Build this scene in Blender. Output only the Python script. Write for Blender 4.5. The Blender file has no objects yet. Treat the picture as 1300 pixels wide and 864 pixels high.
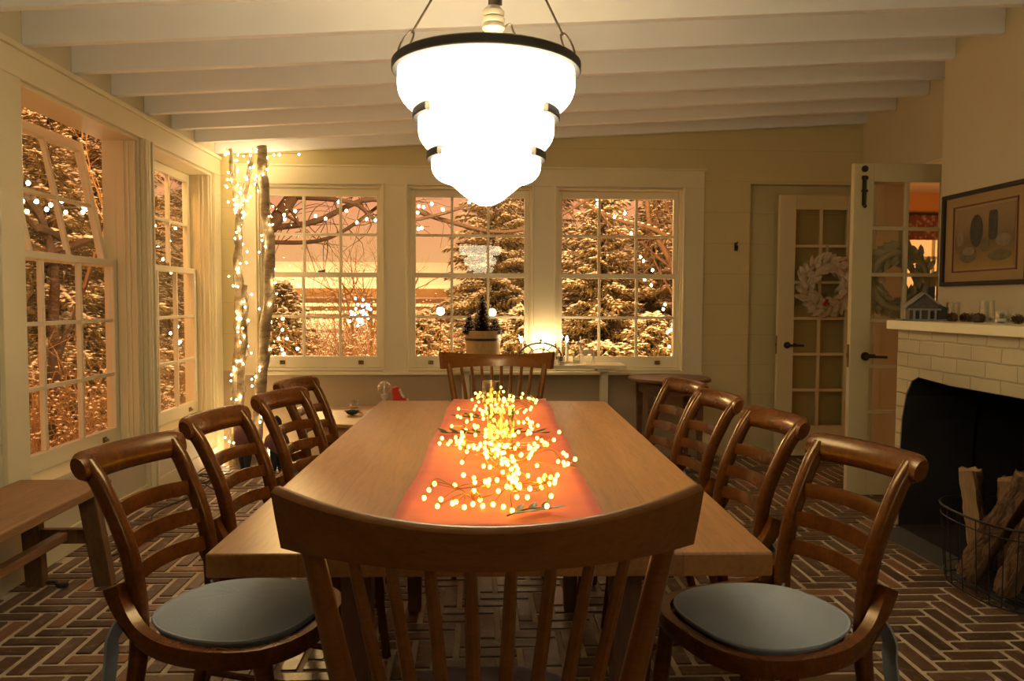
import bpy, bmesh, math, random
import numpy as np
from mathutils import Vector, Matrix, Euler
R = math.radians
PI = math.pi
sc = bpy.context.scene
col = sc.collection

# ------------------------------------------------------------------ camera
YAW, PITCH, ROLL, FPX = R(2.525), R(2.877), R(0.25), 975.0
cam_d = bpy.data.cameras.new('camera')
cam = bpy.data.objects.new('camera', cam_d)
col.objects.link(cam)
cam_d.sensor_fit = 'HORIZONTAL'
cam_d.sensor_width = 36.0
cam_d.lens = 36.0 * FPX / 1300.0
cam_d.clip_start = 0.02
cam_d.clip_end = 400
fw = Vector((math.sin(YAW) * math.cos(PITCH), math.cos(YAW) * math.cos(PITCH), -math.sin(PITCH)))
r0 = Vector((math.cos(YAW), -math.sin(YAW), 0))
u0 = r0.cross(fw)
rr = r0 * math.cos(ROLL) + u0 * math.sin(ROLL)
uu = -r0 * math.sin(ROLL) + u0 * math.cos(ROLL)
m = Matrix((rr, uu, -fw)).transposed().to_4x4()
m.translation = Vector((0, 0, 1.19))
cam.matrix_world = m
sc.camera = cam

# ------------------------------------------------------------------ look
sc.view_settings.view_transform = 'Standard'
sc.view_settings.look = 'None'
sc.view_settings.exposure = 0.0
sc.view_settings.gamma = 1.0
sc.view_settings.use_curve_mapping = False
sc.cycles.max_bounces = 10
sc.cycles.transparent_max_bounces = 24
sc.cycles.caustics_reflective = False
sc.cycles.caustics_refractive = False

LAMP_E, LAMP_C = 15.0, (1.0, 0.85, 0.57)
FAIRY_E = 17.0
BIRCH_E = 75.0

# night sky glowing orange over a snowy town
w = bpy.data.worlds.new('night_sky')
sc.world = w
w.use_nodes = True
nt = w.node_tree
nt.nodes.clear()
tc = nt.nodes.new('ShaderNodeTexCoord')
sx = nt.nodes.new('ShaderNodeSeparateXYZ')
rp = nt.nodes.new('ShaderNodeValToRGB')
bg = nt.nodes.new('ShaderNodeBackground')
ow = nt.nodes.new('ShaderNodeOutputWorld')
nt.links.new(tc.outputs['Generated'], sx.inputs[0])
nt.links.new(sx.outputs['Z'], rp.inputs[0])
rp.color_ramp.elements[0].position = 0.0
rp.color_ramp.elements[0].color = (0.43, 0.235, 0.082, 1)
rp.color_ramp.elements[1].position = 0.6
rp.color_ramp.elements[1].color = (0.36, 0.125, 0.062, 1)
e = rp.color_ramp.elements.new(0.12)
e.color = (0.43, 0.168, 0.076, 1)
nt.links.new(rp.outputs[0], bg.inputs[0])
bg.inputs[1].default_value = 2.3
nt.links.new(bg.outputs[0], ow.inputs[0])


def area_light(name, loc, target, size, power, color):
    l = bpy.data.lights.new(name, 'AREA')
    l.shape = 'RECTANGLE'
    l.size, l.size_y = size
    l.energy = power
    l.color = color
    o = bpy.data.objects.new(name, l)
    o.location = loc
    o.rotation_euler = (Vector(target) - Vector(loc)).to_track_quat('-Z', 'Y').to_euler()
    col.objects.link(o)
    return o


def point_light(name, loc, power, color, rad=0.05):
    l = bpy.data.lights.new(name, 'POINT')
    l.energy = power
    l.color = color
    l.shadow_soft_size = rad
    o = bpy.data.objects.new(name, l)
    o.location = loc
    col.objects.link(o)
    return o


area_light('garden_fill_light', (0.6, 6.35, 2.95), (0.9, 12, 1.2), (3.0, 0.25), 600, (1.0, 0.53, 0.20))  # added fill, out of view, brightens the trees behind the back windows
area_light('garden_fill_light', (-2.55, 4.6, 2.95), (-8, 9.5, 0.8), (2.2, 0.25), 215, (1.0, 0.48, 0.17))  # same kind of added fill for the trees beyond the side windows
point_light('barn_fill_light', (-6.5, 25, 6.0), 5200, (1.0, 0.62, 0.24), 0.3)  # unseen source added to brighten the barn roof and far snow
point_light('rear_fill_light', (1.3, -1.5, 1.95), 28, (1.0, 0.90, 0.68), 0.15)  # added fill behind the camera, lifts the ceiling beams and chair backs
point_light('next_room_fill_light', (4.75, 6.6, 1.7), 26, (1.0, 0.52, 0.18), 0.12)  # unseen source added to brighten the room beyond the doorway


# ------------------------------------------------------------------ mesh builder
class MB:
    def __init__(self):
        self.v, self.f, self.mi, self.cur = [], [], [], 0

    def add(self, vs, fs):
        n = len(self.v)
        self.v += [tuple(p) for p in vs]
        self.f += [tuple(i + n for i in q) for q in fs]
        self.mi += [self.cur] * len(fs)
        return self

    def box(self, c, s, rot=None):
        x, y, z = s[0] / 2, s[1] / 2, s[2] / 2
        vs = [Vector(p) for p in ((-x, -y, -z), (x, -y, -z), (x, y, -z), (-x, y, -z), (-x, -y, z), (x, -y, z), (x, y, z), (-x, y, z))]
        if rot is not None:
            M = Euler(rot).to_matrix()
            vs = [M @ p for p in vs]
        c = Vector(c)
        return self.add([p + c for p in vs], [(3, 2, 1, 0), (4, 5, 6, 7), (0, 1, 5, 4), (1, 2, 6, 5), (2, 3, 7, 6), (3, 0, 4, 7)])

    def bb(self, x0, x1, y0, y1, z0, z1):
        return self.box(((x0 + x1) / 2, (y0 + y1) / 2, (z0 + z1) / 2), (abs(x1 - x0), abs(y1 - y0), abs(z1 - z0)))

    def bar(self, a, b, sx, sy, up=(0, 0, 1)):
        return self.tube([a, b], 1.0, sect=[(-sx / 2, -sy / 2), (sx / 2, -sy / 2), (sx / 2, sy / 2), (-sx / 2, sy / 2)], up=up)

    def tube(self, pts, r=0.01, n=8, sect=None, up=None, closed=False, cap=True):
        P = [Vector(p) for p in pts]
        N = len(P)
        rs = r if isinstance(r, (list, tuple)) else [r] * N
        if sect is None:
            sect = [(math.cos(2 * PI * i / n), math.sin(2 * PI * i / n)) for i in range(n)]
        n = len(sect)
        ref = None
        vs = []
        for i in range(N):
            if closed:
                t = P[(i + 1) % N] - P[i - 1]
            else:
                t = P[min(i + 1, N - 1)] - P[max(i - 1, 0)]
            if t.length < 1e-9:
                t = Vector((0, 0, 1))
            t.normalize()
            if up is not None:
                ref = Vector(up)
            elif ref is None:
                ref = Vector((0, 0, 1)) if abs(t.z) < 0.9 else Vector((1, 0, 0))
            a = t.cross(ref)
            if a.length < 1e-6:
                a = t.orthogonal()
            a.normalize()
            b = a.cross(t)
            if up is None:
                ref = b
            for (u, q) in sect:
                vs.append(P[i] + a * (u * rs[i]) + b * (q * rs[i]))
        fs = []
        for i in range(N if closed else N - 1):
            j = (i + 1) % N
            for k in range(n):
                l = (k + 1) % n
                fs.append((i * n + k, i * n + l, j * n + l, j * n + k))
        if cap and not closed:
            fs.append(tuple(range(n - 1, -1, -1)))
            fs.append(tuple((N - 1) * n + k for k in range(n)))
        return self.add(vs, fs)

    def lathe(self, prof, n=32, c=(0, 0, 0), sxy=(1, 1), cap=False):
        vs, fs = [], []
        for (r, z) in prof:
            for k in range(n):
                a = 2 * PI * k / n
                vs.append((c[0] + r * math.cos(a) * sxy[0], c[1] + r * math.sin(a) * sxy[1], c[2] + z))
        for i in range(len(prof) - 1):
            for k in range(n):
                l = (k + 1) % n
                fs.append((i * n + k, i * n + l, (i + 1) * n + l, (i + 1) * n + k))
        if cap:
            fs.append(tuple(range(n - 1, -1, -1)))
            fs.append(tuple((len(prof) - 1) * n + k for k in range(n)))
        return self.add(vs, fs)

    def ell(self, c, s, n=12, m=8, rot=None):
        vs, fs = [], []
        M = Euler(rot).to_matrix() if rot is not None else Matrix.Identity(3)
        c = Vector(c)
        vs.append(c + M @ Vector((0, 0, -s[2])))
        for i in range(1, m):
            th = -PI / 2 + PI * i / m
            for k in range(n):
                a = 2 * PI * k / n
                vs.append(c + M @ Vector((s[0] * math.cos(th) * math.cos(a), s[1] * math.cos(th) * math.sin(a), s[2] * math.sin(th))))
        vs.append(c + M @ Vector((0, 0, s[2])))
        for k in range(n):
            fs.append((0, 1 + (k + 1) % n, 1 + k))
        for i in range(m - 2):
            for k in range(n):
                l = (k + 1) % n
                fs.append((1 + i * n + k, 1 + i * n + l, 1 + (i + 1) * n + l, 1 + (i + 1) * n + k))
        t = 1 + (m - 1) * n
        for k in range(n):
            fs.append((t, t - n + k, t - n + (k + 1) % n))
        return self.add(vs, fs)

    def prism(self, poly, a0, a1, f):
        """polygon of (p, q), extruded from a0 to a1; f(p, q, a) -> xyz"""
        n = len(poly)
        vs = [f(p, q, a0) for p, q in poly] + [f(p, q, a1) for p, q in poly]
        fs = [tuple(range(n - 1, -1, -1)), tuple(range(n, 2 * n))]
        for i in range(n):
            j = (i + 1) % n
            fs.append((i, j, n + j, n + i))
        return self.add(vs, fs)

    def build(self, name, mats, parent=None, smooth=None, bevel=0, fix=True, subsurf=0):
        me = bpy.data.meshes.new(name)
        me.from_pydata(self.v, [], self.f)
        if not isinstance(mats, (list, tuple)):
            mats = [mats]
        for mm in mats:
            me.materials.append(mm)
        if len(mats) > 1:
            me.polygons.foreach_set('material_index', self.mi)
        if fix:
            b = bmesh.new()
            b.from_mesh(me)
            bmesh.ops.recalc_face_normals(b, faces=b.faces)
            b.to_mesh(me)
            b.free()
        if smooth is not None:
            me.polygons.foreach_set('use_smooth', [True] * len(me.polygons))
            me.set_sharp_from_angle(angle=R(smooth))
        me.update()
        o = bpy.data.objects.new(name, me)
        col.objects.link(o)
        if parent is not None:
            o.parent = parent
        if bevel:
            bv = o.modifiers.new('bevel', 'BEVEL')
            bv.width = bevel
            bv.segments = 2
            bv.limit_method = 'ANGLE'
            bv.angle_limit = R(50)
        if subsurf:
            s = o.modifiers.new('sub', 'SUBSURF')
            s.levels = s.render_levels = subsurf
        return o


def np_mesh(name, V, F, mat, parent=None, smooth=False):
    """V (n,3) array, F (k,m) array of faces with the same vertex count"""
    V = np.asarray(V, dtype=np.float32)
    F = np.asarray(F, dtype=np.int32)
    me = bpy.data.meshes.new(name)
    me.vertices.add(len(V))
    me.vertices.foreach_set('co', V.ravel())
    k = F.shape[1]
    me.loops.add(F.size)
    me.loops.foreach_set('vertex_index', F.ravel())
    me.polygons.add(len(F))
    me.polygons.foreach_set('loop_start', np.arange(0, F.size, k, dtype=np.int32))
    me.polygons.foreach_set('loop_total', np.full(len(F), k, dtype=np.int32))
    if smooth:
        me.polygons.foreach_set('use_smooth', np.ones(len(F), dtype=bool))
    me.materials.append(mat)
    me.update(calc_edges=True)
    me.validate()
    o = bpy.data.objects.new(name, me)
    col.objects.link(o)
    if parent is not None:
        o.parent = parent
    return o


def thing(name, label, cat, loc=(0, 0, 0), rz=0.0, group=None, rot=None):
    o = bpy.data.objects.new(name, None)
    o.empty_display_size = 0.1
    col.objects.link(o)
    o.location = loc
    o.rotation_euler = rot if rot is not None else (0, 0, rz)
    return tag(o, label, cat, group)


def tag(o, label, cat, group=None, kind=None):
    o['label'] = label
    o['category'] = cat
    if group:
        o['group'] = group
    if kind:
        o['kind'] = kind
    return o


def struct(o, label=None, cat=None):
    o['kind'] = 'structure'
    if label:
        o['label'] = label
    if cat:
        o['category'] = cat
    return o


def copy_tree(o, parent=None):
    c = o.copy()
    col.objects.link(c)
    if parent is not None:
        c.parent = parent
    for ch in list(o.children):
        copy_tree(ch, c)
    return c


def spline(pts, n=8):
    """Catmull-Rom through pts"""
    P = [Vector(p) for p in pts]
    Q = [P[0] * 2 - P[1]] + P + [P[-1] * 2 - P[-2]]
    out = []
    for i in range(1, len(Q) - 2):
        for k in range(n):
            t = k / n
            a, b, c, d = Q[i - 1], Q[i], Q[i + 1], Q[i + 2]
            out.append(0.5 * ((2 * b) + (c - a) * t + (2 * a - 5 * b + 4 * c - d) * t * t + (3 * b - a - 3 * c + d) * t ** 3))
    out.append(P[-1])
    return out


# ------------------------------------------------------------------ materials
def new_mat(name):
    mt = bpy.data.materials.new(name)
    mt.use_nodes = True
    t = mt.node_tree
    bs = t.nodes['Principled BSDF']
    return mt, t, bs


def N(t, kind, **kw):
    n = t.nodes.new(kind)
    for k, v in kw.items():
        if k in n.inputs:
            n.inputs[k].default_value = v
        else:
            setattr(n, k, v)
    return n


def mix(t, fac, a, b):
    n = t.nodes.new('ShaderNodeMix')
    n.data_type = 'RGBA'
    for sock, val in ((n.inputs[0], fac), (n.inputs[6], a), (n.inputs[7], b)):
        if isinstance(val, (int, float)):
            sock.default_value = val
        elif isinstance(val, tuple):
            sock.default_value = val + (1,) if len(val) == 3 else val
        else:
            t.links.new(val, sock)
    return n.outputs[2]


def ramp(t, src, stops):
    n = t.nodes.new('ShaderNodeValToRGB')
    els = n.color_ramp.elements
    while len(els) < len(stops):
        els.new(0.5)
    for el, (p, c) in zip(els, stops):
        el.position = p
        el.color = (c, c, c, 1) if isinstance(c, (int, float)) else tuple(c) + (1,)
    t.links.new(src, n.inputs[0])
    return n.outputs[0]


def bump(t, bs, h, strength=0.2, dist=0.01):
    b = N(t, 'ShaderNodeBump', Strength=strength, Distance=dist)
    t.links.new(h, b.inputs['Height'])
    t.links.new(b.outputs[0], bs.inputs['Normal'])


def coords(t, scale=(1, 1, 1), rot=(0, 0, 0), which='Object'):
    c = t.nodes.new('ShaderNodeTexCoord')
    mp = N(t, 'ShaderNodeMapping')
    mp.inputs['Scale'].default_value = scale
    mp.inputs['Rotation'].default_value = rot
    t.links.new(c.outputs[which], mp.inputs[0])
    return mp.outputs[0]


def paint(name, c, rough=0.5, var=0.12, boards=0, scale=3.0):
    mt, t, bs = new_mat(name)
    co = coords(t)
    n = N(t, 'ShaderNodeTexNoise', Scale=scale, Detail=6.0, Roughness=0.6)
    t.links.new(co, n.inputs[0])
    dark = tuple(x * (1 - var) for x in c)
    cc = mix(t, n.outputs[0], dark, tuple(min(1, x * (1 + var)) for x in c))
    n2 = N(t, 'ShaderNodeTexNoise', Scale=60.0, Detail=3.0)
    t.links.new(co, n2.inputs[0])
    h = n2.outputs[0]
    if boards:
        s = t.nodes.new('ShaderNodeSeparateXYZ')
        t.links.new(co, s.inputs[0])
        d = N(t, 'ShaderNodeMath', operation='DIVIDE')
        d.inputs[1].default_value = boards
        t.links.new(s.outputs['Z'], d.inputs[0])
        fr = N(t, 'ShaderNodeMath', operation='FRACT')
        t.links.new(d.outputs[0], fr.inputs[0])
        g = ramp(t, fr.outputs[0], [(0.0, 0.0), (0.022, 1.0)])
        cc = mix(t, g, tuple(x * 0.72 for x in c), cc)
        mm = N(t, 'ShaderNodeMath', operation='MULTIPLY')
        t.links.new(g, mm.inputs[0])
        mm.inputs[1].default_value = 6.0
        ad = N(t, 'ShaderNodeMath', operation='ADD')
        t.links.new(mm.outputs[0], ad.inputs[0])
        t.links.new(h, ad.inputs[1])
        h = ad.outputs[0]
    t.links.new(cc, bs.inputs['Base Color'])
    bs.inputs['Roughness'].default_value = rough
    bump(t, bs, h, 0.12, 0.004)
    return mt


def wood(name, c1, c2, rough=0.4, grain=(1, 12, 12), scale=3.0, coat=0.0, bmp=0.1, planks=0):
    mt, t, bs = new_mat(name)
    co = coords(t, grain)
    n = N(t, 'ShaderNodeTexNoise', Scale=scale, Detail=8.0, Roughness=0.62, Distortion=0.8)
    t.links.new(co, n.inputs[0])
    n2 = N(t, 'ShaderNodeTexNoise', Scale=scale * 6, Detail=4.0, Roughness=0.7)
    t.links.new(co, n2.inputs[0])
    f = ramp(t, n.outputs[0], [(0.3, 0.0), (0.7, 1.0)])
    cc = mix(t, f, c1, c2)
    f2 = ramp(t, n2.outputs[0], [(0.35, 0.0), (0.55, 1.0)])
    cc = mix(t, f2, mix(t, 0.35, cc, tuple(x * 0.4 for x in c1)), cc)
    if planks:
        s = t.nodes.new('ShaderNodeSeparateXYZ')
        t.links.new(coords(t), s.inputs[0])
        d = N(t, 'ShaderNodeMath', operation='DIVIDE')
        d.inputs[1].default_value = planks
        t.links.new(s.outputs['X'], d.inputs[0])
        fr = N(t, 'ShaderNodeMath', operation='FRACT')
        t.links.new(d.outputs[0], fr.inputs[0])
        g = ramp(t, fr.outputs[0], [(0.0, 0.0), (0.012, 1.0)])
        cc = mix(t, g, tuple(x * 0.45 for x in c1), cc)
        fl = N(t, 'ShaderNodeMath', operation='FLOOR')
        t.links.new(d.outputs[0], fl.inputs[0])
        wn = N(t, 'ShaderNodeTexWhiteNoise', noise_dimensions='1D')
        t.links.new(fl.outputs[0], wn.inputs['W'])
        v = ramp(t, wn.outputs[0], [(0.0, 0.82), (1.0, 1.0)])
        mu = t.nodes.new('ShaderNodeMix')
        mu.data_type = 'RGBA'
        mu.blend_type = 'MULTIPLY'
        mu.inputs[0].default_value = 1.0
        t.links.new(cc, mu.inputs[6])
        t.links.new(v, mu.inputs[7])
        cc = mu.outputs[2]
    t.links.new(cc, bs.inputs['Base Color'])
    bs.inputs['Roughness'].default_value = rough
    bs.inputs['Coat Weight'].default_value = coat
    bs.inputs['Coat Roughness'].default_value = 0.18
    if coat:
        bs.inputs['Specular Tint'].default_value = (1.0, 0.72, 0.30, 1)
        bs.inputs['Coat Tint'].default_value = (1.0, 0.85, 0.55, 1)
    bump(t, bs, n2.outputs[0], bmp, 0.003)
    return mt


def plain(name, c, rough=0.5, metal=0.0, var=0.15, scale=25.0, bmp=0.1, coat=0.0, sheen=0.0):
    mt, t, bs = new_mat(name)
    n = N(t, 'ShaderNodeTexNoise', Scale=scale, Detail=4.0)
    t.links.new(coords(t), n.inputs[0])
    t.links.new(mix(t, n.outputs[0], tuple(x * (1 - var) for x in c), tuple(min(1, x * (1 + var)) for x in c)), bs.inputs['Base Color'])
    bs.inputs['Roughness'].default_value = rough
    bs.inputs['Metallic'].default_value = metal
    bs.inputs['Coat Weight'].default_value = coat
    bs.inputs['Sheen Weight'].default_value = sheen
    bump(t, bs, n.outputs[0], bmp, 0.004)
    return mt


def emit(name, c, s):
    mt, t, bs = new_mat(name)
    bs.inputs['Base Color'].default_value = tuple(c) + (1,)
    bs.inputs['Emission Color'].default_value = tuple(c) + (1,)
    bs.inputs['Emission Strength'].default_value = s
    return mt


def pane_mat(name, tint=(0.96, 0.97, 0.95), refl=1.0, base=0.017, power=5.0):
    mt = bpy.data.materials.new(name)
    mt.use_nodes = True
    t = mt.node_tree
    t.nodes.clear()
    o = N(t, 'ShaderNodeOutputMaterial')
    tr = N(t, 'ShaderNodeBsdfTransparent')
    tr.inputs[0].default_value = tint + (1,)
    gl = N(t, 'ShaderNodeBsdfGlossy', Roughness=0.02)
    gl.inputs[0].default_value = (refl, refl, refl, 1)
    lw = N(t, 'ShaderNodeLayerWeight', Blend=0.5)
    pw = N(t, 'ShaderNodeMath', operation='POWER')
    pw.inputs[1].default_value = power
    t.links.new(lw.outputs['Facing'], pw.inputs[0])
    ad = N(t, 'ShaderNodeMath', operation='MULTIPLY_ADD')
    ad.inputs[1].default_value = 0.85
    ad.inputs[2].default_value = base
    t.links.new(pw.outputs[0], ad.inputs[0])
    mx = N(t, 'ShaderNodeMixShader')
    t.links.new(ad.outputs[0], mx.inputs[0])
    t.links.new(tr.outputs[0], mx.inputs[1])
    t.links.new(gl.outputs[0], mx.inputs[2])
    t.links.new(mx.outputs[0], o.inputs[0])
    return mt


M = {}
M['trim'] = paint('cream_trim_paint', (0.76, 0.69, 0.45), 0.42, 0.05)
M['sash'] = paint('cream_sash_paint', (0.78, 0.72, 0.50), 0.4, 0.04)
M['wall'] = paint('taupe_wall_paint', (0.64, 0.55, 0.27), 0.6, 0.06, boards=0.235)
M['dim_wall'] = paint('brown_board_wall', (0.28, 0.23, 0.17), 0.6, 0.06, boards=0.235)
M['plaster'] = paint('taupe_plaster', (0.60, 0.52, 0.33), 0.7, 0.05)
M['low_wall'] = paint('grey_brown_plaster', (0.43, 0.33, 0.19), 0.7, 0.08)
M['apron'] = paint('cream_board_paint', (0.64, 0.58, 0.40), 0.5, 0.06, boards=0.3)
M['beam'] = paint('whitewashed_beam', (0.86, 0.87, 0.86), 0.5, 0.06, scale=2.0)
M['door'] = paint('cream_door_paint', (0.66, 0.58, 0.33), 0.42, 0.04)
M['pane'] = pane_mat('window_glass')
M['door_pane'] = pane_mat('door_glass', (0.9, 0.9, 0.86))
M['clear'] = pane_mat('clear_glass', (0.94, 0.95, 0.93), 1.0, 0.12, 1.7)
M['table'] = wood('honey_pine', (0.30, 0.13, 0.034), (0.40, 0.182, 0.05), 0.42, (9, 0.8, 9), 2.2, planks=0.165)
M['table_dark'] = wood('dark_stained_table_wood', (0.10, 0.045, 0.02), (0.16, 0.07, 0.03), 0.5, (10, 10, 1), 3)
M['chair'] = wood('dark_varnished_wood', (0.075, 0.019, 0.003), (0.135, 0.038, 0.006), 0.27, (6, 6, 6), 2.5, coat=0.12)
M['windsor'] = wood('reddish_brown_wood', (0.115, 0.036, 0.006), (0.185, 0.060, 0.010), 0.36, (2, 12, 12), 2.5, coat=0.25)
M['bench'] = wood('worn_bench_wood', (0.26, 0.125, 0.05), (0.36, 0.185, 0.08), 0.5, (10, 1, 10), 2.5)
M['bench_leg'] = wood('brown_bench_wood', (0.14, 0.075, 0.032), (0.22, 0.12, 0.05), 0.5, (10, 10, 1), 2.5)
M['light_wood'] = wood('blond_wood', (0.40, 0.225, 0.08), (0.50, 0.30, 0.115), 0.4, (1, 10, 10), 2.5)
M['round_wood'] = wood('dark_brown_side_table_wood', (0.11, 0.05, 0.02), (0.18, 0.085, 0.035), 0.35, (1, 10, 10), 2.5)
M['cushion'] = plain('blue_grey_canvas', (0.28, 0.31, 0.335), 0.95, var=0.12, scale=300, bmp=0.3, sheen=0.2)
M['cushion_purple'] = plain('mauve_canvas', (0.24, 0.18, 0.22), 0.95, var=0.12, scale=300, bmp=0.3)
M['runner'] = plain('orange_red_cloth', (0.62, 0.085, 0.024), 0.8, var=0.3, scale=9, bmp=0.25, sheen=0.2)
M['iron'] = plain('dark_iron', (0.035, 0.03, 0.027), 0.45, 0.7)
M['bronze'] = plain('dark_bronze', (0.07, 0.055, 0.04), 0.35, 0.8)
M['lamp_rim'] = plain('blackened_metal', (0.035, 0.030, 0.025), 0.6, 0.2)
M['brass'] = plain('aged_brass', (0.22, 0.14, 0.05), 0.35, 0.9)
M['porcelain'] = plain('porcelain', (0.13, 0.115, 0.085), 0.35, 0)
M['shade'] = emit('lit_opal_glass', LAMP_C, LAMP_E)
M['lampbulb'] = emit('lit_lamp_bulb', LAMP_C, 60)
M['fairy'] = emit('lit_warm_microbulb', (1.0, 0.58, 0.055), FAIRY_E)
M['birchbulb'] = emit('lit_warm_white_bulb', (1.0, 0.70, 0.38), BIRCH_E)
M['outbulb'] = emit('lit_outdoor_bulb', (1.0, 0.75, 0.42), 45)
M['bluebulb'] = emit('lit_cold_bulb', (0.55, 0.68, 1.0), 14)
M['globe'] = emit('lit_globe', (1.0, 0.82, 0.55), 9)
M['flame'] = emit('lit_candle_bulb', (1.0, 0.72, 0.40), 340)
M['copper'] = plain('copper_wire', (0.55, 0.32, 0.08), 0.35, 0.8)
M['green_wire'] = plain('dark_green_wire', (0.035, 0.04, 0.02), 0.5)
M['black_cord'] = plain('black_cord', (0.02, 0.018, 0.016), 0.5)
M['leaf'] = plain('dark_green_leaf', (0.028, 0.055, 0.012), 0.45)
M['white_leaf'] = plain('ivory_leaf', (0.58, 0.52, 0.36), 0.6, var=0.25, scale=14)
M['berry'] = plain('red_berry', (0.35, 0.012, 0.01), 0.3)
M['ribbon'] = plain('cream_ribbon', (0.55, 0.45, 0.28), 0.7)
M['soot'] = plain('sooty_brick', (0.018, 0.014, 0.012), 0.9, var=0.4, scale=8, bmp=0.4)
M['hearth'] = plain('grey_hearth_stone', (0.10, 0.095, 0.085), 0.6, var=0.25, scale=6)
M['snow'] = plain('snow', (0.86, 0.80, 0.70), 0.7, var=0.05, scale=8, bmp=0.25)
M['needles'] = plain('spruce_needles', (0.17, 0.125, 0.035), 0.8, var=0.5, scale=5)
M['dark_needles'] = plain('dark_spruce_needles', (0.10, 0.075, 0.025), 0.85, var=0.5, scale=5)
M['bark'] = plain('brown_bark', (0.038, 0.021, 0.012), 0.9, var=0.4, scale=12, bmp=0.5)
M['twig'] = plain('tan_twig', (0.30, 0.17, 0.06), 0.85, var=0.4, scale=12)
M['bough'] = plain('grey_brown_bark', (0.085, 0.050, 0.030), 0.9, var=0.4, scale=12)
M['hedge_wood'] = plain('weathered_fence', (0.38, 0.27, 0.15), 0.8, var=0.2)
M['barn'] = plain('brown_barn_boards', (0.50, 0.33, 0.18), 0.8, var=0.2, scale=2)
M['hill'] = plain('far_woods', (0.42, 0.22, 0.14), 0.9, var=0.2, scale=0.4)
M['white_metal'] = plain('white_metal', (0.75, 0.72, 0.65), 0.35)
M['red'] = plain('red_felt', (0.55, 0.03, 0.015), 0.8, sheen=0.3)
M['white_felt'] = plain('white_felt', (0.75, 0.62, 0.5), 0.9)
M['purple'] = plain('dusty_purple_cloth', (0.20, 0.09, 0.10), 0.9)
M['navy'] = plain('dark_teal_cloth', (0.02, 0.03, 0.035), 0.9)
M['white_fig'] = plain('white_ceramic', (0.78, 0.70, 0.58), 0.35)
M['bucket'] = wood('yellow_pine_bucket_wood', (0.42, 0.26, 0.08), (0.54, 0.36, 0.13), 0.5, (14, 14, 1), 3)
M['mini_house'] = plain('grey_model_house_wall', (0.10, 0.085, 0.065), 0.8, var=0.5, scale=60)
M['mini_snow'] = plain('grey_white_model_roof', (0.26, 0.24, 0.20), 0.8, var=0.4, scale=50)
M['dark_model'] = plain('dark_model_paint', (0.03, 0.03, 0.03), 0.7)
M['cone'] = plain('brown_pinecone', (0.10, 0.05, 0.025), 0.8, var=0.5, scale=80, bmp=0.6)
def log_bark_mat():
    mt, t, bs = new_mat('log_bark')
    n = N(t, 'ShaderNodeTexNoise', Scale=9.0, Detail=8.0, Roughness=0.75, Distortion=1.2)
    t.links.new(coords(t, (3, 3, 1.0)), n.inputs[0])
    c = ramp(t, n.outputs[0], [(0.36, (0.03, 0.016, 0.008)), (0.47, (0.10, 0.05, 0.022)), (0.58, (0.24, 0.125, 0.055)), (0.68, (0.07, 0.038, 0.018))])
    t.links.new(c, bs.inputs['Base Color'])
    bs.inputs['Roughness'].default_value = 0.95
    bump(t, bs, n.outputs[0], 1.0, 0.02)
    return mt


M['log_bark'] = log_bark_mat()
M['log_wood'] = wood('split_log_wood', (0.26, 0.15, 0.06), (0.40, 0.25, 0.11), 0.8, (10, 10, 1), 3, bmp=0.4)
M['frame'] = plain('dark_picture_frame', (0.02, 0.012, 0.008), 0.55)
M['mat_board'] = plain('tan_mat_board', (0.36, 0.24, 0.10), 0.8, var=0.05)
M['red_line'] = plain('dark_red_fillet', (0.12, 0.03, 0.015), 0.5)
M['orange_wall'] = paint('orange_wall_paint', (0.62, 0.27, 0.075), 0.7, 0.06)
M['cream_ceiling'] = paint('cream_ceiling_paint', (0.70, 0.62, 0.48), 0.6, 0.05)


def birch_mat():
    mt, t, bs = new_mat('birch_bark')
    co = coords(t, (6, 6, 12))
    n = N(t, 'ShaderNodeTexNoise', Scale=1.6, Detail=5.0, Roughness=0.7)
    t.links.new(co, n.inputs[0])
    n2 = N(t, 'ShaderNodeTexNoise', Scale=5.0, Detail=4.0)
    t.links.new(coords(t, (1, 1, 1)), n2.inputs[0])
    f = ramp(t, n.outputs[0], [(0.42, 0.0), (0.56, 1.0)])
    g = ramp(t, n2.outputs[0], [(0.4, 0.0), (0.62, 1.0)])
    c = mix(t, f, (0.30, 0.23, 0.12), (0.58, 0.49, 0.29))
    c = mix(t, g, mix(t, 0.5, c, (0.22, 0.16, 0.08)), c)
    t.links.new(c, bs.inputs['Base Color'])
    bs.inputs['Roughness'].default_value = 0.8
    bump(t, bs, n.outputs[0], 0.5, 0.01)
    return mt


M['birch'] = birch_mat()


def brick_floor_mat():
    mt, t, bs = new_mat('floor_brick')
    g = t.nodes.new('ShaderNodeNewGeometry')
    c = ramp(t, g.outputs['Random Per Island'], [(0.0, (0.09, 0.045, 0.024)), (0.5, (0.135, 0.068, 0.036)), (0.88, (0.165, 0.09, 0.05)), (1.0, (0.30, 0.13, 0.065))])
    n = N(t, 'ShaderNodeTexNoise', Scale=22.0, Detail=7.0, Roughness=0.7)
    t.links.new(coords(t), n.inputs[0])
    f = ramp(t, n.outputs[0], [(0.55, 0.0), (0.72, 0.75)])
    c = mix(t, f, c, (0.40, 0.31, 0.20))
    t.links.new(c, bs.inputs['Base Color'])
    bs.inputs['Roughness'].default_value = 0.42
    bump(t, bs, n.outputs[0], 0.35, 0.006)
    return mt


M['fbrick'] = brick_floor_mat()
M['mortar'] = plain('pale_mortar', (0.62, 0.53, 0.38), 0.85, var=0.25, scale=40, bmp=0.4)


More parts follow.
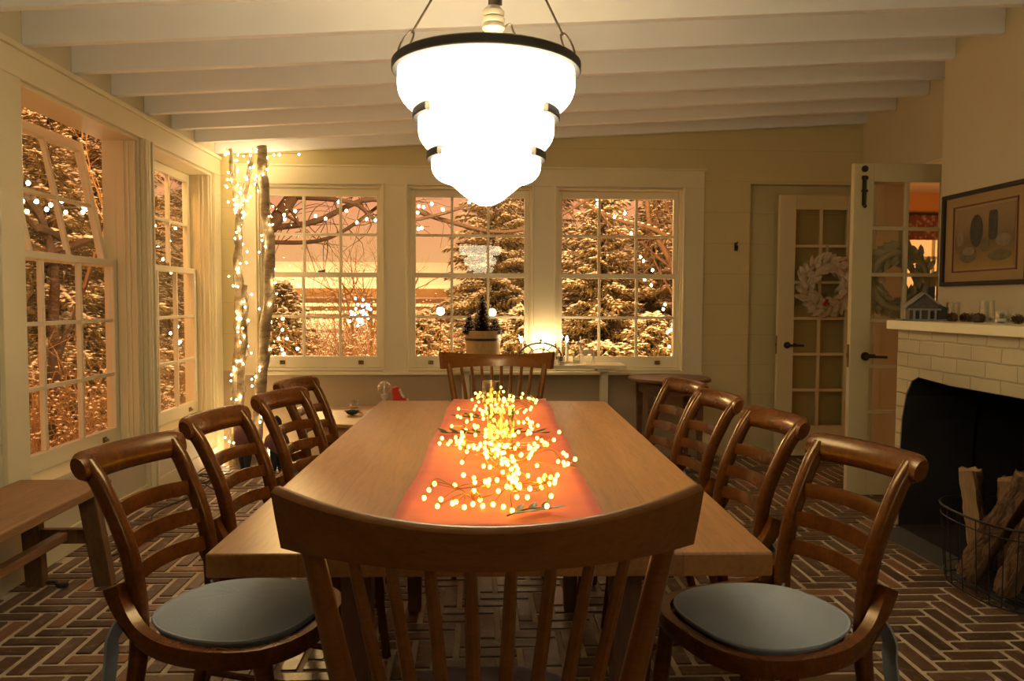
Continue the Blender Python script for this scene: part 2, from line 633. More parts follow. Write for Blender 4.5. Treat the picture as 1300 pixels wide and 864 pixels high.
def painted_brick_mat():
    mt, t, bs = new_mat('cream_painted_brick')
    c = t.nodes.new('ShaderNodeTexCoord')
    s = t.nodes.new('ShaderNodeSeparateXYZ')
    t.links.new(c.outputs['Object'], s.inputs[0])
    cb = t.nodes.new('ShaderNodeCombineXYZ')
    ad = N(t, 'ShaderNodeMath', operation='ADD')
    t.links.new(s.outputs['Y'], ad.inputs[0])
    t.links.new(s.outputs['X'], ad.inputs[1])
    t.links.new(ad.outputs[0], cb.inputs[0])
    t.links.new(s.outputs['Z'], cb.inputs[1])
    nz = N(t, 'ShaderNodeTexNoise', Scale=9.0, Detail=4.0)
    t.links.new(c.outputs['Object'], nz.inputs[0])
    vm = N(t, 'ShaderNodeVectorMath', operation='SCALE')
    vm.inputs['Scale'].default_value = 0.012
    t.links.new(nz.outputs['Color'], vm.inputs[0])
    va = N(t, 'ShaderNodeVectorMath', operation='ADD')
    t.links.new(cb.outputs[0], va.inputs[0])
    t.links.new(vm.outputs[0], va.inputs[1])
    b = t.nodes.new('ShaderNodeTexBrick')
    b.inputs['Scale'].default_value = 1.0
    b.inputs['Brick Width'].default_value = 0.205
    b.inputs['Row Height'].default_value = 0.072
    b.inputs['Mortar Size'].default_value = 0.006
    b.inputs['Mortar Smooth'].default_value = 0.6
    b.inputs['Color1'].default_value = (0.45, 0.39, 0.24, 1)
    b.inputs['Color2'].default_value = (0.49, 0.43, 0.27, 1)
    b.inputs['Mortar'].default_value = (0.38, 0.33, 0.20, 1)
    t.links.new(va.outputs[0], b.inputs[0])
    t.links.new(b.outputs[0], bs.inputs['Base Color'])
    bs.inputs['Roughness'].default_value = 0.6
    iv = N(t, 'ShaderNodeMath', operation='MULTIPLY_ADD')
    iv.inputs[1].default_value = -1.0
    iv.inputs[2].default_value = 1.0
    t.links.new(b.outputs['Fac'], iv.inputs[0])
    a2 = N(t, 'ShaderNodeMath', operation='MULTIPLY_ADD')
    a2.inputs[1].default_value = 0.35
    t.links.new(nz.outputs[0], a2.inputs[0])
    t.links.new(iv.outputs[0], a2.inputs[2])
    bump(t, bs, a2.outputs[0], 0.6, 0.008)
    return mt


M['pbrick'] = painted_brick_mat()

# ------------------------------------------------------------------ room shell
XL, XR, YB, YN = -1.93, 2.95, 5.85, -2.2      # left, right, back, near wall faces
XC, YC = 2.62, 4.28                           # chimney breast face and its far corner
SL = 0.06                                     # ceiling slope towards the right


def ceil_z(x):
    return 2.265 + SL * (x - XL)


def herringbone():
    mb = MB()
    W = 0.072
    g = 0.0075
    for i in range(-32, 50):
        for j in range(-36, 95):
            v = (i - j) % 6
            if v == 0:
                x0, x1, y0, y1 = i, i + 3, j, j + 1
            elif v == 5:
                x0, x1, y0, y1 = i, i + 1, j, j + 3
            else:
                continue
            x0, x1, y0, y1 = x0 * W + g, x1 * W - g, y0 * W + g, y1 * W - g
            if x0 < XL - 0.1 or x1 > 3.1 or y1 > 6.0 or y0 < YN - .1:
                continue
            q = 0.004
            h = random.uniform(-0.0015, 0.0)
            jx = [random.uniform(-0.003, 0.003) for _ in range(8)]
            vs = [(x0 + jx[0], y0 + jx[1], -0.03), (x1 + jx[2], y0 + jx[3], -0.03), (x1 + jx[4], y1 + jx[5], -0.03), (x0 + jx[6], y1 + jx[7], -0.03),
                  (x0 + q, y0 + q, h), (x1 - q, y0 + q, h), (x1 - q, y1 - q, h), (x0 + q, y1 - q, h)]
            mb.add(vs, [(4, 5, 6, 7), (0, 1, 5, 4), (1, 2, 6, 5), (2, 3, 7, 6), (3, 0, 4, 7)])
    mb.cur = 1
    mb.bb(XL - 0.2, 6.6, YN - 0.2, 9.0, -0.2, -0.006)
    return mb


random.seed(3)
struct(herringbone().build('floor', [M['fbrick'], M['mortar']], fix=False), 'herringbone brick floor with pale mortar joints', 'floor')

# left wall with two window openings: (y0, y1)
LW = [(3.34, 4.515), (4.64, 5.70)]
LZ0, LZ1 = 0.36, 2.11
WT = 0.22
WTL = 0.195                                   # thickness of the left wall
mb = MB()
mb.cur = 0
x0 = XL - WTL
mb.bb(x0, XL, YN, YB + 0.2, LZ1, 2.55)
mb.bb(x0, XL, YN, LW[0][0], 0, LZ1)
mb.bb(x0, XL, LW[0][1], LW[1][0], 0, LZ1)
mb.bb(x0, XL, LW[1][1], YB + 0.2, 0, LZ1)
for a, b in LW:
    mb.bb(x0, XL, a, b, 0, LZ0)
struct(mb.build('wall_left', M['apron']), 'cream painted wall holding the two tall side windows', 'wall')
# casings on left wall
t_ = XL + 0.022
mb = MB()
mb.bb(XL, t_, 1.2, 5.83, LZ1, 2.225)
mb.bb(XL, t_ + 0.012, 1.2, 5.83, 2.225, 2.25)
struct(mb.build('trim_1', M['trim'], bevel=0.004), 'cream header board above the side windows', 'trim')
mb = MB()
mb.bb(XL, t_, 3.18, 3.34, 0.30, LZ1)
struct(mb.build('trim_2', M['trim'], bevel=0.003))
mb = MB()
mb.bb(XL, t_, 4.515, 4.64, 0.0, LZ1)
mb.bb(t_, t_ + 0.012, 4.525, 4.545, 0.0, LZ1)
mb.bb(t_, t_ + 0.012, 4.61, 4.63, 0.0, LZ1)
mb.bb(t_, t_ + 0.008, 4.565, 4.59, 0.0, LZ1)
struct(mb.build('trim_3', M['trim'], bevel=0.003))
mb = MB()
mb.bb(XL, t_, 5.70, 5.83, 0.0, LZ1)
struct(mb.build('trim_4', M['trim'], bevel=0.003))
mb = MB()
mb.bb(XL, XL + 0.018, YN, YB, 0, 0.12)
struct(mb.build('baseboard_left', M['trim'], bevel=0.003))

# back wall with three openings and a shallow recess at the right
BW = [(-1.655, -0.717), (-0.535, 0.408), (0.587, 1.565)]
BZ0, BZ1 = 0.665, 2.06
mb = MB()
y1 = YB + WT
mb.cur = 0
mb.bb(XL - WT, 2.085, YB, y1, BZ1, 2.9)
mb.bb(2.085, XR + 0.15, YB, y1, 2.10, 2.9)
mb.bb(2.085, XR + 0.15, YB + 0.085, y1, 0, 2.10)
mb.bb(XL - WT, BW[0][0], YB, y1, BZ0, BZ1)
mb.bb(BW[0][1], BW[1][0], YB, y1, BZ0, BZ1)
mb.bb(BW[1][1], BW[2][0], YB, y1, BZ0, BZ1)
mb.bb(BW[2][1], 2.085, YB, y1, BZ0, BZ1)
mb.bb(1.72, 2.085, YB, y1, 0, BZ0)
mb.cur = 1
mb.bb(XL - WT, 1.72, YB, y1, 0, BZ0)
struct(mb.build('wall_back', [M['wall'], M['low_wall']]), 'taupe board wall behind the three back windows', 'wall')
yc = YB - 0.022
mb = MB()
mb.bb(-1.80, 1.72, yc, YB, BZ1, 2.19)
mb.bb(-1.80, 1.74, yc - 0.012, YB, 2.19, 2.205)
mb.bb(-1.80, -1.655, yc, YB, 0.64, BZ1)
mb.bb(1.565, 1.72, yc, YB, 0.64, BZ1)
mb.bb(-0.717, -0.535, yc, YB, 0.64, BZ1)
mb.bb(0.408, 0.587, yc, YB, 0.64, BZ1)
for a, b in BW:
    mb.bb(a - .012, a + 0.004, yc - 0.008, YB, 0.66, BZ1 + .012)
    mb.bb(b - 0.004, b + .012, yc - 0.008, YB, 0.66, BZ1 + .012)
    mb.bb(a - .012, b + .012, yc - 0.008, YB, BZ1, BZ1 + 0.012)
struct(mb.build('trim_5', M['trim'], bevel=0.003), 'cream casing boards around the three back windows', 'trim')
mb = MB()
mb.bb(-1.80, 1.72, YB - 0.045, YB, 0.635, 0.66)
struct(mb.build('trim_6', M['trim'], bevel=0.004), 'narrow cream sill under the back windows', 'trim')

# right wall (with doorway), chimney breast
DY0, DY1, DZ = 4.53, 5.83, 2.12
mb = MB()
mb.bb(XR, XR + 0.30, DY1, YB + WT, 0, 2.9)
mb.bb(XR, XR + 0.30, DY0, DY1, DZ, 2.9)
mb.bb(XR, XR + 0.30, YC - 0.1, DY0, 0, 2.9)
struct(mb.build('wall_right', M['plaster']), 'taupe wall with a doorway beyond the fireplace', 'wall')
mb = MB()
mb.bb(XC, XR + 0.2, YN, YC, 1.05, 2.9)
mb.bb(XC, XR + 0.2, 4.02, YC, 0, 1.05)
mb.bb(XC, XR + 0.2, YN, 1.9, 0, 1.05)
struct(mb.build('wall_chimney', M['plaster']), 'taupe chimney breast above the mantel', 'wall')
mb = MB()
mb.bb(XR - 0.0, XR + 0.315, DY1 - 0.02, DY1, 0, DZ)
mb.bb(XR + 0.10, XR + 0.16, DY1 - 0.035, DY1 - 0.02, 0, DZ - 0.02)
mb.bb(XR - 0.0, XR + 0.315, DY0, DY0 + 0.02, 0, DZ)
mb.bb(XR - 0.0, XR + 0.315, DY0, DY1, DZ - 0.02, DZ)
struct(mb.build('trim_7', M['trim'], bevel=0.003))

# near wall behind the camera
mb = MB()
mb.bb(XL - WT, XR + 0.2, YN - 0.15, YN, 0, 2.9)
struct(mb.build('wall_near', M['dim_wall']))

# ceiling deck and joists
mb = MB()
dk = 0.145
poly = [(XL - WT, ceil_z(XL - WT) + dk), (XR + 0.2, ceil_z(XR + 0.2) + dk), (XR + 0.2, ceil_z(XR + 0.2) + dk + 0.04), (XL - WT, ceil_z(XL - WT) + dk + 0.04)]
mb.prism(poly, YN - 0.1, YB + WT, lambda p, q, a: (p, a, q))
struct(mb.build('ceiling', M['beam']), 'white board ceiling above the joists', 'ceiling')
for k in range(-13, 7):
    yf = 3.39 + 0.397 * k
    xe = XC if yf < YC else XR
    mb = MB()
    poly = [(XL, ceil_z(XL)), (xe, ceil_z(xe)), (xe, ceil_z(xe) + dk), (XL, ceil_z(XL) + dk)]
    mb.prism(poly, yf, yf + 0.045, lambda p, q, a: (p, a, q))
    o = struct(mb.build('ceiling_beam', M['beam'], bevel=0.004), 'white painted ceiling joist running from window wall to fireplace wall', 'beam')
    o['group'] = 'white ceiling joists'


# ------------------------------------------------------------------ windows
def sash(mb_f, mb_m, x0, x1, z0, z1, y0, y1, stile, top, bot, cols, rows, mw=0.02):
    mb_f.bb(x0, x0 + stile, y0, y1, z0, z1)
    mb_f.bb(x1 - stile, x1, y0, y1, z0, z1)
    mb_f.bb(x0 + stile, x1 - stile, y0, y1, z0, z0 + bot)
    mb_f.bb(x0 + stile, x1 - stile, y0, y1, z1 - top, z1)
    gx0, gx1, gz0, gz1 = x0 + stile, x1 - stile, z0 + bot, z1 - top
    for i in range(1, cols):
        x = gx0 + (gx1 - gx0) * i / cols
        mb_m.bb(x - mw / 2, x + mw / 2, y0 + 0.004, y1 - 0.004, gz0, gz1)
    for j in range(1, rows):
        z = gz0 + (gz1 - gz0) * j / rows
        mb_m.bb(gx0, gx1, y0 + 0.006, y1 - 0.006, z - mw / 2, z + mw / 2)
    return (gx0, gx1, gz0, gz1)


def window(name, loc, rz, wd, z0, z1, zm, cols, rl, ru, reveal, tilt, label, stile=0.045, tint=None):
    root = thing(name, label, 'window', loc, rz)
    root['kind'] = 'structure'
    # local x along wall, y outward, z up (origin at floor under the opening's left edge)
    f = MB()
    t = 0.018
    D = (WTL if reveal > 0.08 else WT) + 0.01
    f.bb(0, t, 0, D, z0, z1)
    f.bb(wd - t, wd, 0, D, z0, z1)
    f.bb(t, wd - t, 0, D, z1 - t, z1)
    f.bb(t, wd - t, -0.01, D + 0.03, z0, z0 + 0.02)
    # stops
    f.bb(t, t + 0.012, 0.02, reveal - 0.004, z0 + .02, z1 - t)
    f.bb(wd - t - 0.012, wd - t, 0.02, reveal - 0.004, z0 + .02, z1 - t)
    if reveal > 0.08:
        for yy_ in (0.012, 0.05, 0.075):
            f.bb(wd - t - 0.02, wd - t - 0.012, yy_, yy_ + 0.012, z0 + .02, z1 - t)
            f.bb(t + 0.012, t + 0.02, yy_, yy_ + 0.012, z0 + .02, z1 - t)
    f.build('frame', M['trim'], root, bevel=0.002)
    a, b = t + 0.003, wd - t - 0.003
    s, mu = MB(), MB()
    g = sash(s, mu, a, b, z0 + 0.022, zm + 0.018, reveal, reveal + 0.036, stile, 0.036, 0.085, cols, rl)
    so = s.build('lower_sash', M['sash'], root, bevel=0.003)
    mu.build('muntins', M['sash'], so, bevel=0.003)
    MB().bb(g[0], g[1], reveal + 0.016, reveal + 0.019, g[2], g[3]).build('glass', M['pane'], so)
    lf = []
    for fx in (0.17, 0.83):
        x = a + (b - a) * fx
        lm = MB()
        lm.bb(x - 0.02, x + 0.02, reveal - 0.004, reveal, z0 + 0.045, z0 + 0.075)
        lm.tube([(x - 0.012, reveal - 0.004, z0 + 0.066), (x - 0.008, reveal - 0.02, z0 + 0.056), (x + 0.008, reveal - 0.02, z0 + 0.056), (x + 0.012, reveal - 0.004, z0 + 0.066)], 0.005, 6)
        lm.build('sash_lift', M['brass'], so, smooth=40)
    s, mu = MB(), MB()
    y0 = 0.0
    H = (z1 - t - 0.003) - (zm - 0.018)
    g = sash(s, mu, a, b, 0, H, 0, 0.036, stile, 0.055, 0.036, cols, ru)
    so = s.build('upper_sash', M['sash'], root, bevel=0.003)
    mu.build('muntins', M['sash'], so, bevel=0.003)
    MB().bb(g[0], g[1], 0.016, 0.019, g[2], g[3]).build('glass', M['pane'], so)
    so.location = (0, reveal + 0.042, zm - 0.018)
    so.rotation_euler = (-tilt, 0, 0)
    lk = MB()
    lk.bb(wd / 2 - 0.025, wd / 2 + 0.025, reveal + 0.002, reveal + 0.03, zm + 0.018, zm + 0.03)
    lk.tube([(wd / 2, reveal + 0.015, zm + 0.03), (wd / 2 + 0.03, reveal + 0.01, zm + 0.036)], 0.005, 6)
    lk.build('sash_lock', M['brass'], root, smooth=40)
    return root


window('window_1', (XL, LW[0][0], 0), PI / 2, LW[0][1] - LW[0][0], LZ0, LZ1, 1.40, 3, 3, 2, 0.13, R(11), 'nearer side window, its upper sash tilted outwards at the top')
window('window_2', (XL, LW[1][0], 0), PI / 2, LW[1][1] - LW[1][0], LZ0, LZ1, 1.40, 3, 3, 2, 0.11, 0, 'farther side window next to the corner with lit birch trunks')
bl = ['left of the three back windows, half behind the birch trunks', 'middle of the three back windows, behind the pendant lamp', 'right of the three back windows, showing snowy spruces close up']
for i, (a, b) in enumerate(BW):
    window('window_%d' % (i + 3), (a, YB, 0), 0, b - a, BZ0, BZ1, 1.39, 3, 2, 2, 0.03, 0, bl[i], stile=0.035)


# ------------------------------------------------------------------ french doors
def door(name, loc, wd, h, handle_x, label, sides, back_handle=False):
    root = thing(name, label, 'door', loc)
    root['kind'] = 'structure'
    t = 0.04
    st = 0.125
    f = MB()
    f.bb(0, st, 0, t, 0.012, h)
    f.bb(wd - st, wd, 0, t, 0.012, h)
    f.bb(st, wd - st, 0, t, 0.012, 0.245)
    f.bb(st, wd - st, 0, t, h - 0.11, h)
    f.build('frame', M['door'], root, bevel=0.004)
    mu = MB()
    gz0, gz1 = 0.245, h - 0.11
    for j in range(1, 6):
        z = gz0 + (gz1 - gz0) * j / 6
        mu.bb(st, wd - st, 0.006, t - 0.006, z - 0.011, z + 0.011)
    mu.bb(wd / 2 - 0.011, wd / 2 + 0.011, 0.005, t - 0.005, gz0, gz1)
    mu.build('muntins', M['door'], root, bevel=0.003)
    MB().bb(st, wd - st, t / 2 - 0.002, t / 2 + 0.002, gz0, gz1).build('glass', M['door_pane'], root)
    hd = MB()
    hx = handle_x
    d = 1 if hx < wd / 2 else -1
    for sy, yb in ((-1, 0.0), (1, t)):
        hd.tube([(hx, yb, 0.868), (hx, yb + sy * 0.008, 0.868)], 0.026, 16)
        hd.tube(spline([(hx, yb + sy * 0.008, 0.868), (hx, yb + sy * 0.045, 0.868), (hx + d * 0.02, yb + sy * 0.052, 0.868), (hx + d * 0.11, yb + sy * 0.05, 0.866)], 5), 0.0085, 8)
    hd.build('handle', M['bronze'], root, smooth=40)
    lp = MB()
    ex = 0.0 if hx < wd / 2 else wd
    lp.bb(ex - 0.0025, ex + 0.0025, 0.008, t - 0.008, 0.80, 0.94)
    lp.bb(ex - 0.008, ex, 0.012, t - 0.012, 0.86, 0.885)
    lp.build('latch_plate', M['brass'], root)
    hg = MB()
    for z in (0.25, 1.0, 1.75):
        hg.tube([(wd + 0.004, t * 0.5, z), (wd + 0.004, t * 0.5, z + 0.09)], 0.007, 8)
    hg.build('hinges', M['brass'], root, smooth=40)
    return root


door('door_1', (2.292, 5.785, 0), 0.65, 2.012, 0.075, 'farther french door leaf standing open along the back wall', 1)
d2 = door('door_2', (2.264, 4.58, 0), 0.675, 2.035, 0.095, 'nearer french door leaf swung open beside the fireplace', 1)
b = MB()
b.bb(0.05, 0.075, -0.006, 0, 1.78, 1.96)
b.tube([(0.0625, -0.012, 1.775), (0.0625, -0.012, 1.955)], 0.005, 8)
b.ell((0.0625, -0.016, 1.775), (0.011, 0.011, 0.011), 10, 6)
b.bb(0.045, 0.08, -0.014, 0, 1.935, 1.955)
b.bb(0.045, 0.08, -0.014, 0, 1.86, 1.875)
b.build('bolt', M['bronze'], d2, smooth=40)
b = MB()
b.tube([(0.0625, 0, 2.0), (0.0625, -0.008, 2.0)], 0.02, 14)
b.ell((0.0625, -0.01, 2.0), (0.009, 0.008, 0.009), 10, 6)
b.build('bolt_keeper', M['bronze'], d2, smooth=40)


def wreath(loc, label, seed, flip):
    random.seed(seed)
    root = thing('leaf_wreath', label, 'wreath', loc, PI if flip else 0, 'ivory leaf wreaths on the french doors')
    ring = MB()
    ring.tube([(0.172 * math.cos(a), 0, 0.172 * math.sin(a)) for a in [2 * PI * i / 40 for i in range(40)]], 0.022, 8, closed=True, up=(0, 1, 0))
    ring.build('ring', M['ribbon'], root, smooth=60)
    lv = MB()
    for i in range(330):
        a = random.uniform(0, 2 * PI)
        rad = random.uniform(0.128, 0.205)
        base = Vector((rad * math.cos(a), random.uniform(-0.05, 0.022), rad * math.sin(a)))
        side = random.choice((-1, 1))
        if rad > random.uniform(.145, .185):
            ang = a - PI / 2 * 0.6 + random.uniform(-.35, .35)      # trail clockwise and outwards
        else:
            ang = a + PI + PI / 2 * 0.65 + random.uniform(-.35, .35)
        d = Vector((math.cos(ang), random.uniform(-0.45, 0.1), math.sin(ang))).normalized()
        L = random.uniform(0.055, 0.095)
        Wd = random.uniform(0.014, 0.023)
        s = d.cross(Vector((random.uniform(-.5, .5), -1, random.uniform(-.5, .5)))).normalized()
        nrm = s.cross(d).normalized() * 0.006
        p = [base, base + d * L * .35 + s * Wd, base + d * L * .75 + s * Wd * .75, base + d * L, base + d * L * .75 - s * Wd * .75, base + d * L * .35 - s * Wd,
             base + d * L * .5 + nrm]
        lv.add(p, [(0, 1, 6), (1, 2, 6), (2, 3, 6), (3, 4, 6), (4, 5, 6), (5, 0, 6)])
    o = lv.build('leaves', M['white_leaf'], root, smooth=60, fix=False)
    o['kind'] = 'stuff'
    for k, (bx, bz) in enumerate(((-0.03, -0.13), (-0.012, -0.142), (-0.02, -0.118), (-0.04, -0.145))):
        MB().ell((bx, -0.062, bz), (0.012, 0.012, 0.012), 10, 7).build('berry', M['berry'], root, smooth=60)
    rb = MB()
    rb.tube([(0, -0.003, 0.15), (0, -0.003, 0.31)], 1.0, sect=[(-0.011, -0.001), (0.011, -0.001), (0.011, 0.001), (-0.011, 0.001)], up=(0, 1, 0))
    rb.build('ribbon', M['ribbon'], root)
    return root


wreath((2.648, 5.755, 1.327), 'ivory leaf wreath facing the room on the farther french door', 5, False)
wreath((2.60, 4.652, 1.33), 'ivory leaf wreath seen from behind through the glass of the nearer french door', 9, True)

# ------------------------------------------------------------------ adjoining room
mb = MB()
mb.bb(XR + 0.15, 3.27, 6.07, 8.15, 0, 2.5)
mb.bb(3.27, 6.6, 8.0, 8.15, 0, 2.5)
mb.bb(6.5, 6.6, 3.9, 8.0, 0, 2.5)
mb.bb(3.27, 6.5, 3.85, 3.95, 0, 2.5)
struct(mb.build('wall_adjoining', M['orange_wall']), 'orange wall of the next room seen through the doorway', 'wall')
struct(MB().bb(3.27, 6.5, 3.95, 8.0, 2.36, 2.42).build('ceiling_adjoining', M['cream_ceiling']), 'cream ceiling of the next room', 'ceiling')
win6 = thing('window_6', 'lit window with a patterned valance in the next room', 'window', (4.44, 8.0, 0))
win6['kind'] = 'structure'
f = MB()
for (xa, xb, za, zb) in ((0, .06, .8, 2.1), (.7, .76, .8, 2.1), (.06, .7, .8, .87), (.06, .7, 2.03, 2.1), (.365, .395, .87, 2.03), (.06, .7, 1.66, 1.69), (.06, .7, 1.25, 1.28)):
    f.bb(xa, xb, -0.03, 0, za, zb)
f.build('frame', M['trim'], win6)
MB().bb(0.06, 0.7, -0.012, -0.006, .87, 2.03).build('glass', emit('lit_amber_pane', (1.0, 0.50, 0.16), 0.9), win6)


def valance_mat():
    mt, t, bs = new_mat('patterned_valance_cloth')
    v = N(t, 'ShaderNodeTexVoronoi', Scale=22.0)
    t.links.new(coords(t), v.inputs[0])
    t.links.new(ramp(t, v.outputs['Distance'], [(0.2, (0.42, 0.22, 0.16)), (0.5, (0.16, 0.05, 0.04))]), bs.inputs['Base Color'])
    bs.inputs['Roughness'].default_value = 0.9
    return mt


va = thing('curtain_valance', 'dark patterned valance hanging over the window in the next room', 'curtain', (4.44, 7.93, 0))
mb = MB()
n = 40
vs = [(-0.03 + 0.82 * i / n, 0.018 * math.sin(i * 1.3), z) for z in (2.12, 1.86) for i in range(n + 1)]
mb.add(vs, [(i, i + 1, n + 2 + i, n + 1 + i) for i in range(n)])
mb.build('cloth', valance_mat(), va, smooth=60)
MB().tube([(-0.08, 0, 2.13), (0.84, 0, 2.13)], 0.016, 8).build('rod', M['iron'], va, smooth=40)

# ------------------------------------------------------------------ fireplace
fp = thing('fireplace', 'cream painted brick fireplace with a wide black opening', 'fireplace', (2.25, 3.0, 0))
fp['kind'] = 'structure'
YF1, YF0 = 1.02, -1.1                         # local extents along the wall (world y - 3.0)
op = [(-0.75, 0.0), (-0.75, 0.70), (-0.6, 0.79), (0.0, 0.80), (0.55, 0.80), (0.82, 0.815), (0.88, 0.79), (0.93, 0.71), (0.965, 0.58), (0.975, 0.42), (0.975, 0.0)]
outer = [(YF1, 0), (YF1, 1.05), (YF0, 1.05), (YF0, 0)]
mb = MB()
mb.prism(outer + op, 0.0, 0.36, lambda p, q, a: (a, p, q))
mb.build('brick_front', M['pbrick'], fp)
mb = MB()
# soot-black lining just inside the opening, and the firebox
n = len(op)
vs = [(0.004, p - 0.004 * (1 if p > 0 else -1), q - 0.004) for p, q in op] + [(0.40, p - 0.004 * (1 if p > 0 else -1), q - 0.004) for p, q in op]
mb.add(vs, [(i, i + 1, n + i + 1, n + i) for i in range(n - 1)])
mb.bb(0.69, 0.72, -0.85, 1.06, 0, 1.5)
mb.bb(0.38, 0.70, -0.80, -0.76, 0, 1.5)
mb.bb(0.38, 0.70, 0.985, 1.015, 0, 1.5)
mb.bb(0.38, 0.70, -0.8, 1.0, 0.95, 0.99)
mb.bb(0.0, 0.70, -0.76, 0.985, 0.0, 0.006)
mb.build('firebox', M['soot'], fp)
ms = MB()
ms.bb(-0.045, 0.37, YF0, YF1 + 0.04, 1.053, 1.10)
ms.build('mantel_shelf', M['trim'], fp, bevel=0.004)
dm = MB()
dm.tube([(0.42, 0.35, 0.52), (0.42, 0.48, 0.52)], 0.012, 8)
dm.bb(0.40, 0.44, 0.36, 0.47, 0.50, 0.535)
dm.build('damper_handle', M['bronze'], fp)
struct(MB().bb(2.08, 2.25, 1.9, 3.93, -0.02, 0.004).build('hearth', M['hearth'], bevel=0.003), 'grey stone hearth strip along the fireplace', 'hearth')

# ------------------------------------------------------------------ dining table
TZ = 0.76
tb = thing('dining_table', 'long honey coloured wooden dining table in the middle of the room', 'table', (0.045, 2.31, 0), R(-1.2))
MB().bb(-0.487, 0.487, -1.015, 1.015, TZ - 0.042, TZ).build('tabletop', M['table'], tb, bevel=0.004)
mb = MB()
for sy in (-0.62, 0.62):
    mb.bb(-0.30, 0.30, sy - 0.0125, sy + 0.0125, TZ - 0.12, TZ - 0.042)
for sx in (-0.31, 0.31):
    mb.bb(sx - 0.0125, sx + 0.0125, -0.62, 0.62, TZ - 0.12, TZ - 0.042)
mb.build('apron', M['table_dark'], tb, bevel=0.002)
for sx in (-1, 1):
    for sy in (-1, 1):
        lg = MB()
        lg.tube([(sx * 0.30, sy * 0.61, 0), (sx * 0.30, sy * 0.61, TZ - 0.042)], [0.024, 0.036], sect=[(-1, -1), (1, -1), (1, 1), (-1, 1)], up=(0, 1, 0))
        lg.build('leg', M['table_dark'], tb, bevel=0.004)

# runner
mb = MB()
nx, ny = 14, 60
ya, yb = 1.42, 3.345
vs = []
random.seed(2)
for j in range(ny + 1):
    v = j / ny
    yy = ya + (yb - ya) * v
    c = 0.040 + 0.055 * v
    hw = 0.205 + 0.004 * math.sin(v * 17)
    for i in range(nx + 1):
        u = i / nx * 2 - 1
        z = TZ + 0.0035 + 0.0035 * (math.sin(yy * 41 + u * 2.0) * math.sin(yy * 17 + 1.3) + 1) * (0.6 + 0.4 * math.cos(u * 5))
        if yy > 3.33:
            z -= 0.0
        vs.append((c + u * hw, yy, z))
fs = [(j * (nx + 1) + i, j * (nx + 1) + i + 1, (j + 1) * (nx + 1) + i + 1, (j + 1) * (nx + 1) + i) for j in range(ny) for i in range(nx)]
mb.add(vs, fs)
o = mb.build('table_runner', M['runner'], smooth=60, fix=False)
so = o.modifiers.new('solid', 'SOLIDIFY')
so.thickness = 0.002
tag(o, 'orange red cloth runner lying along the dining table', 'table runner')

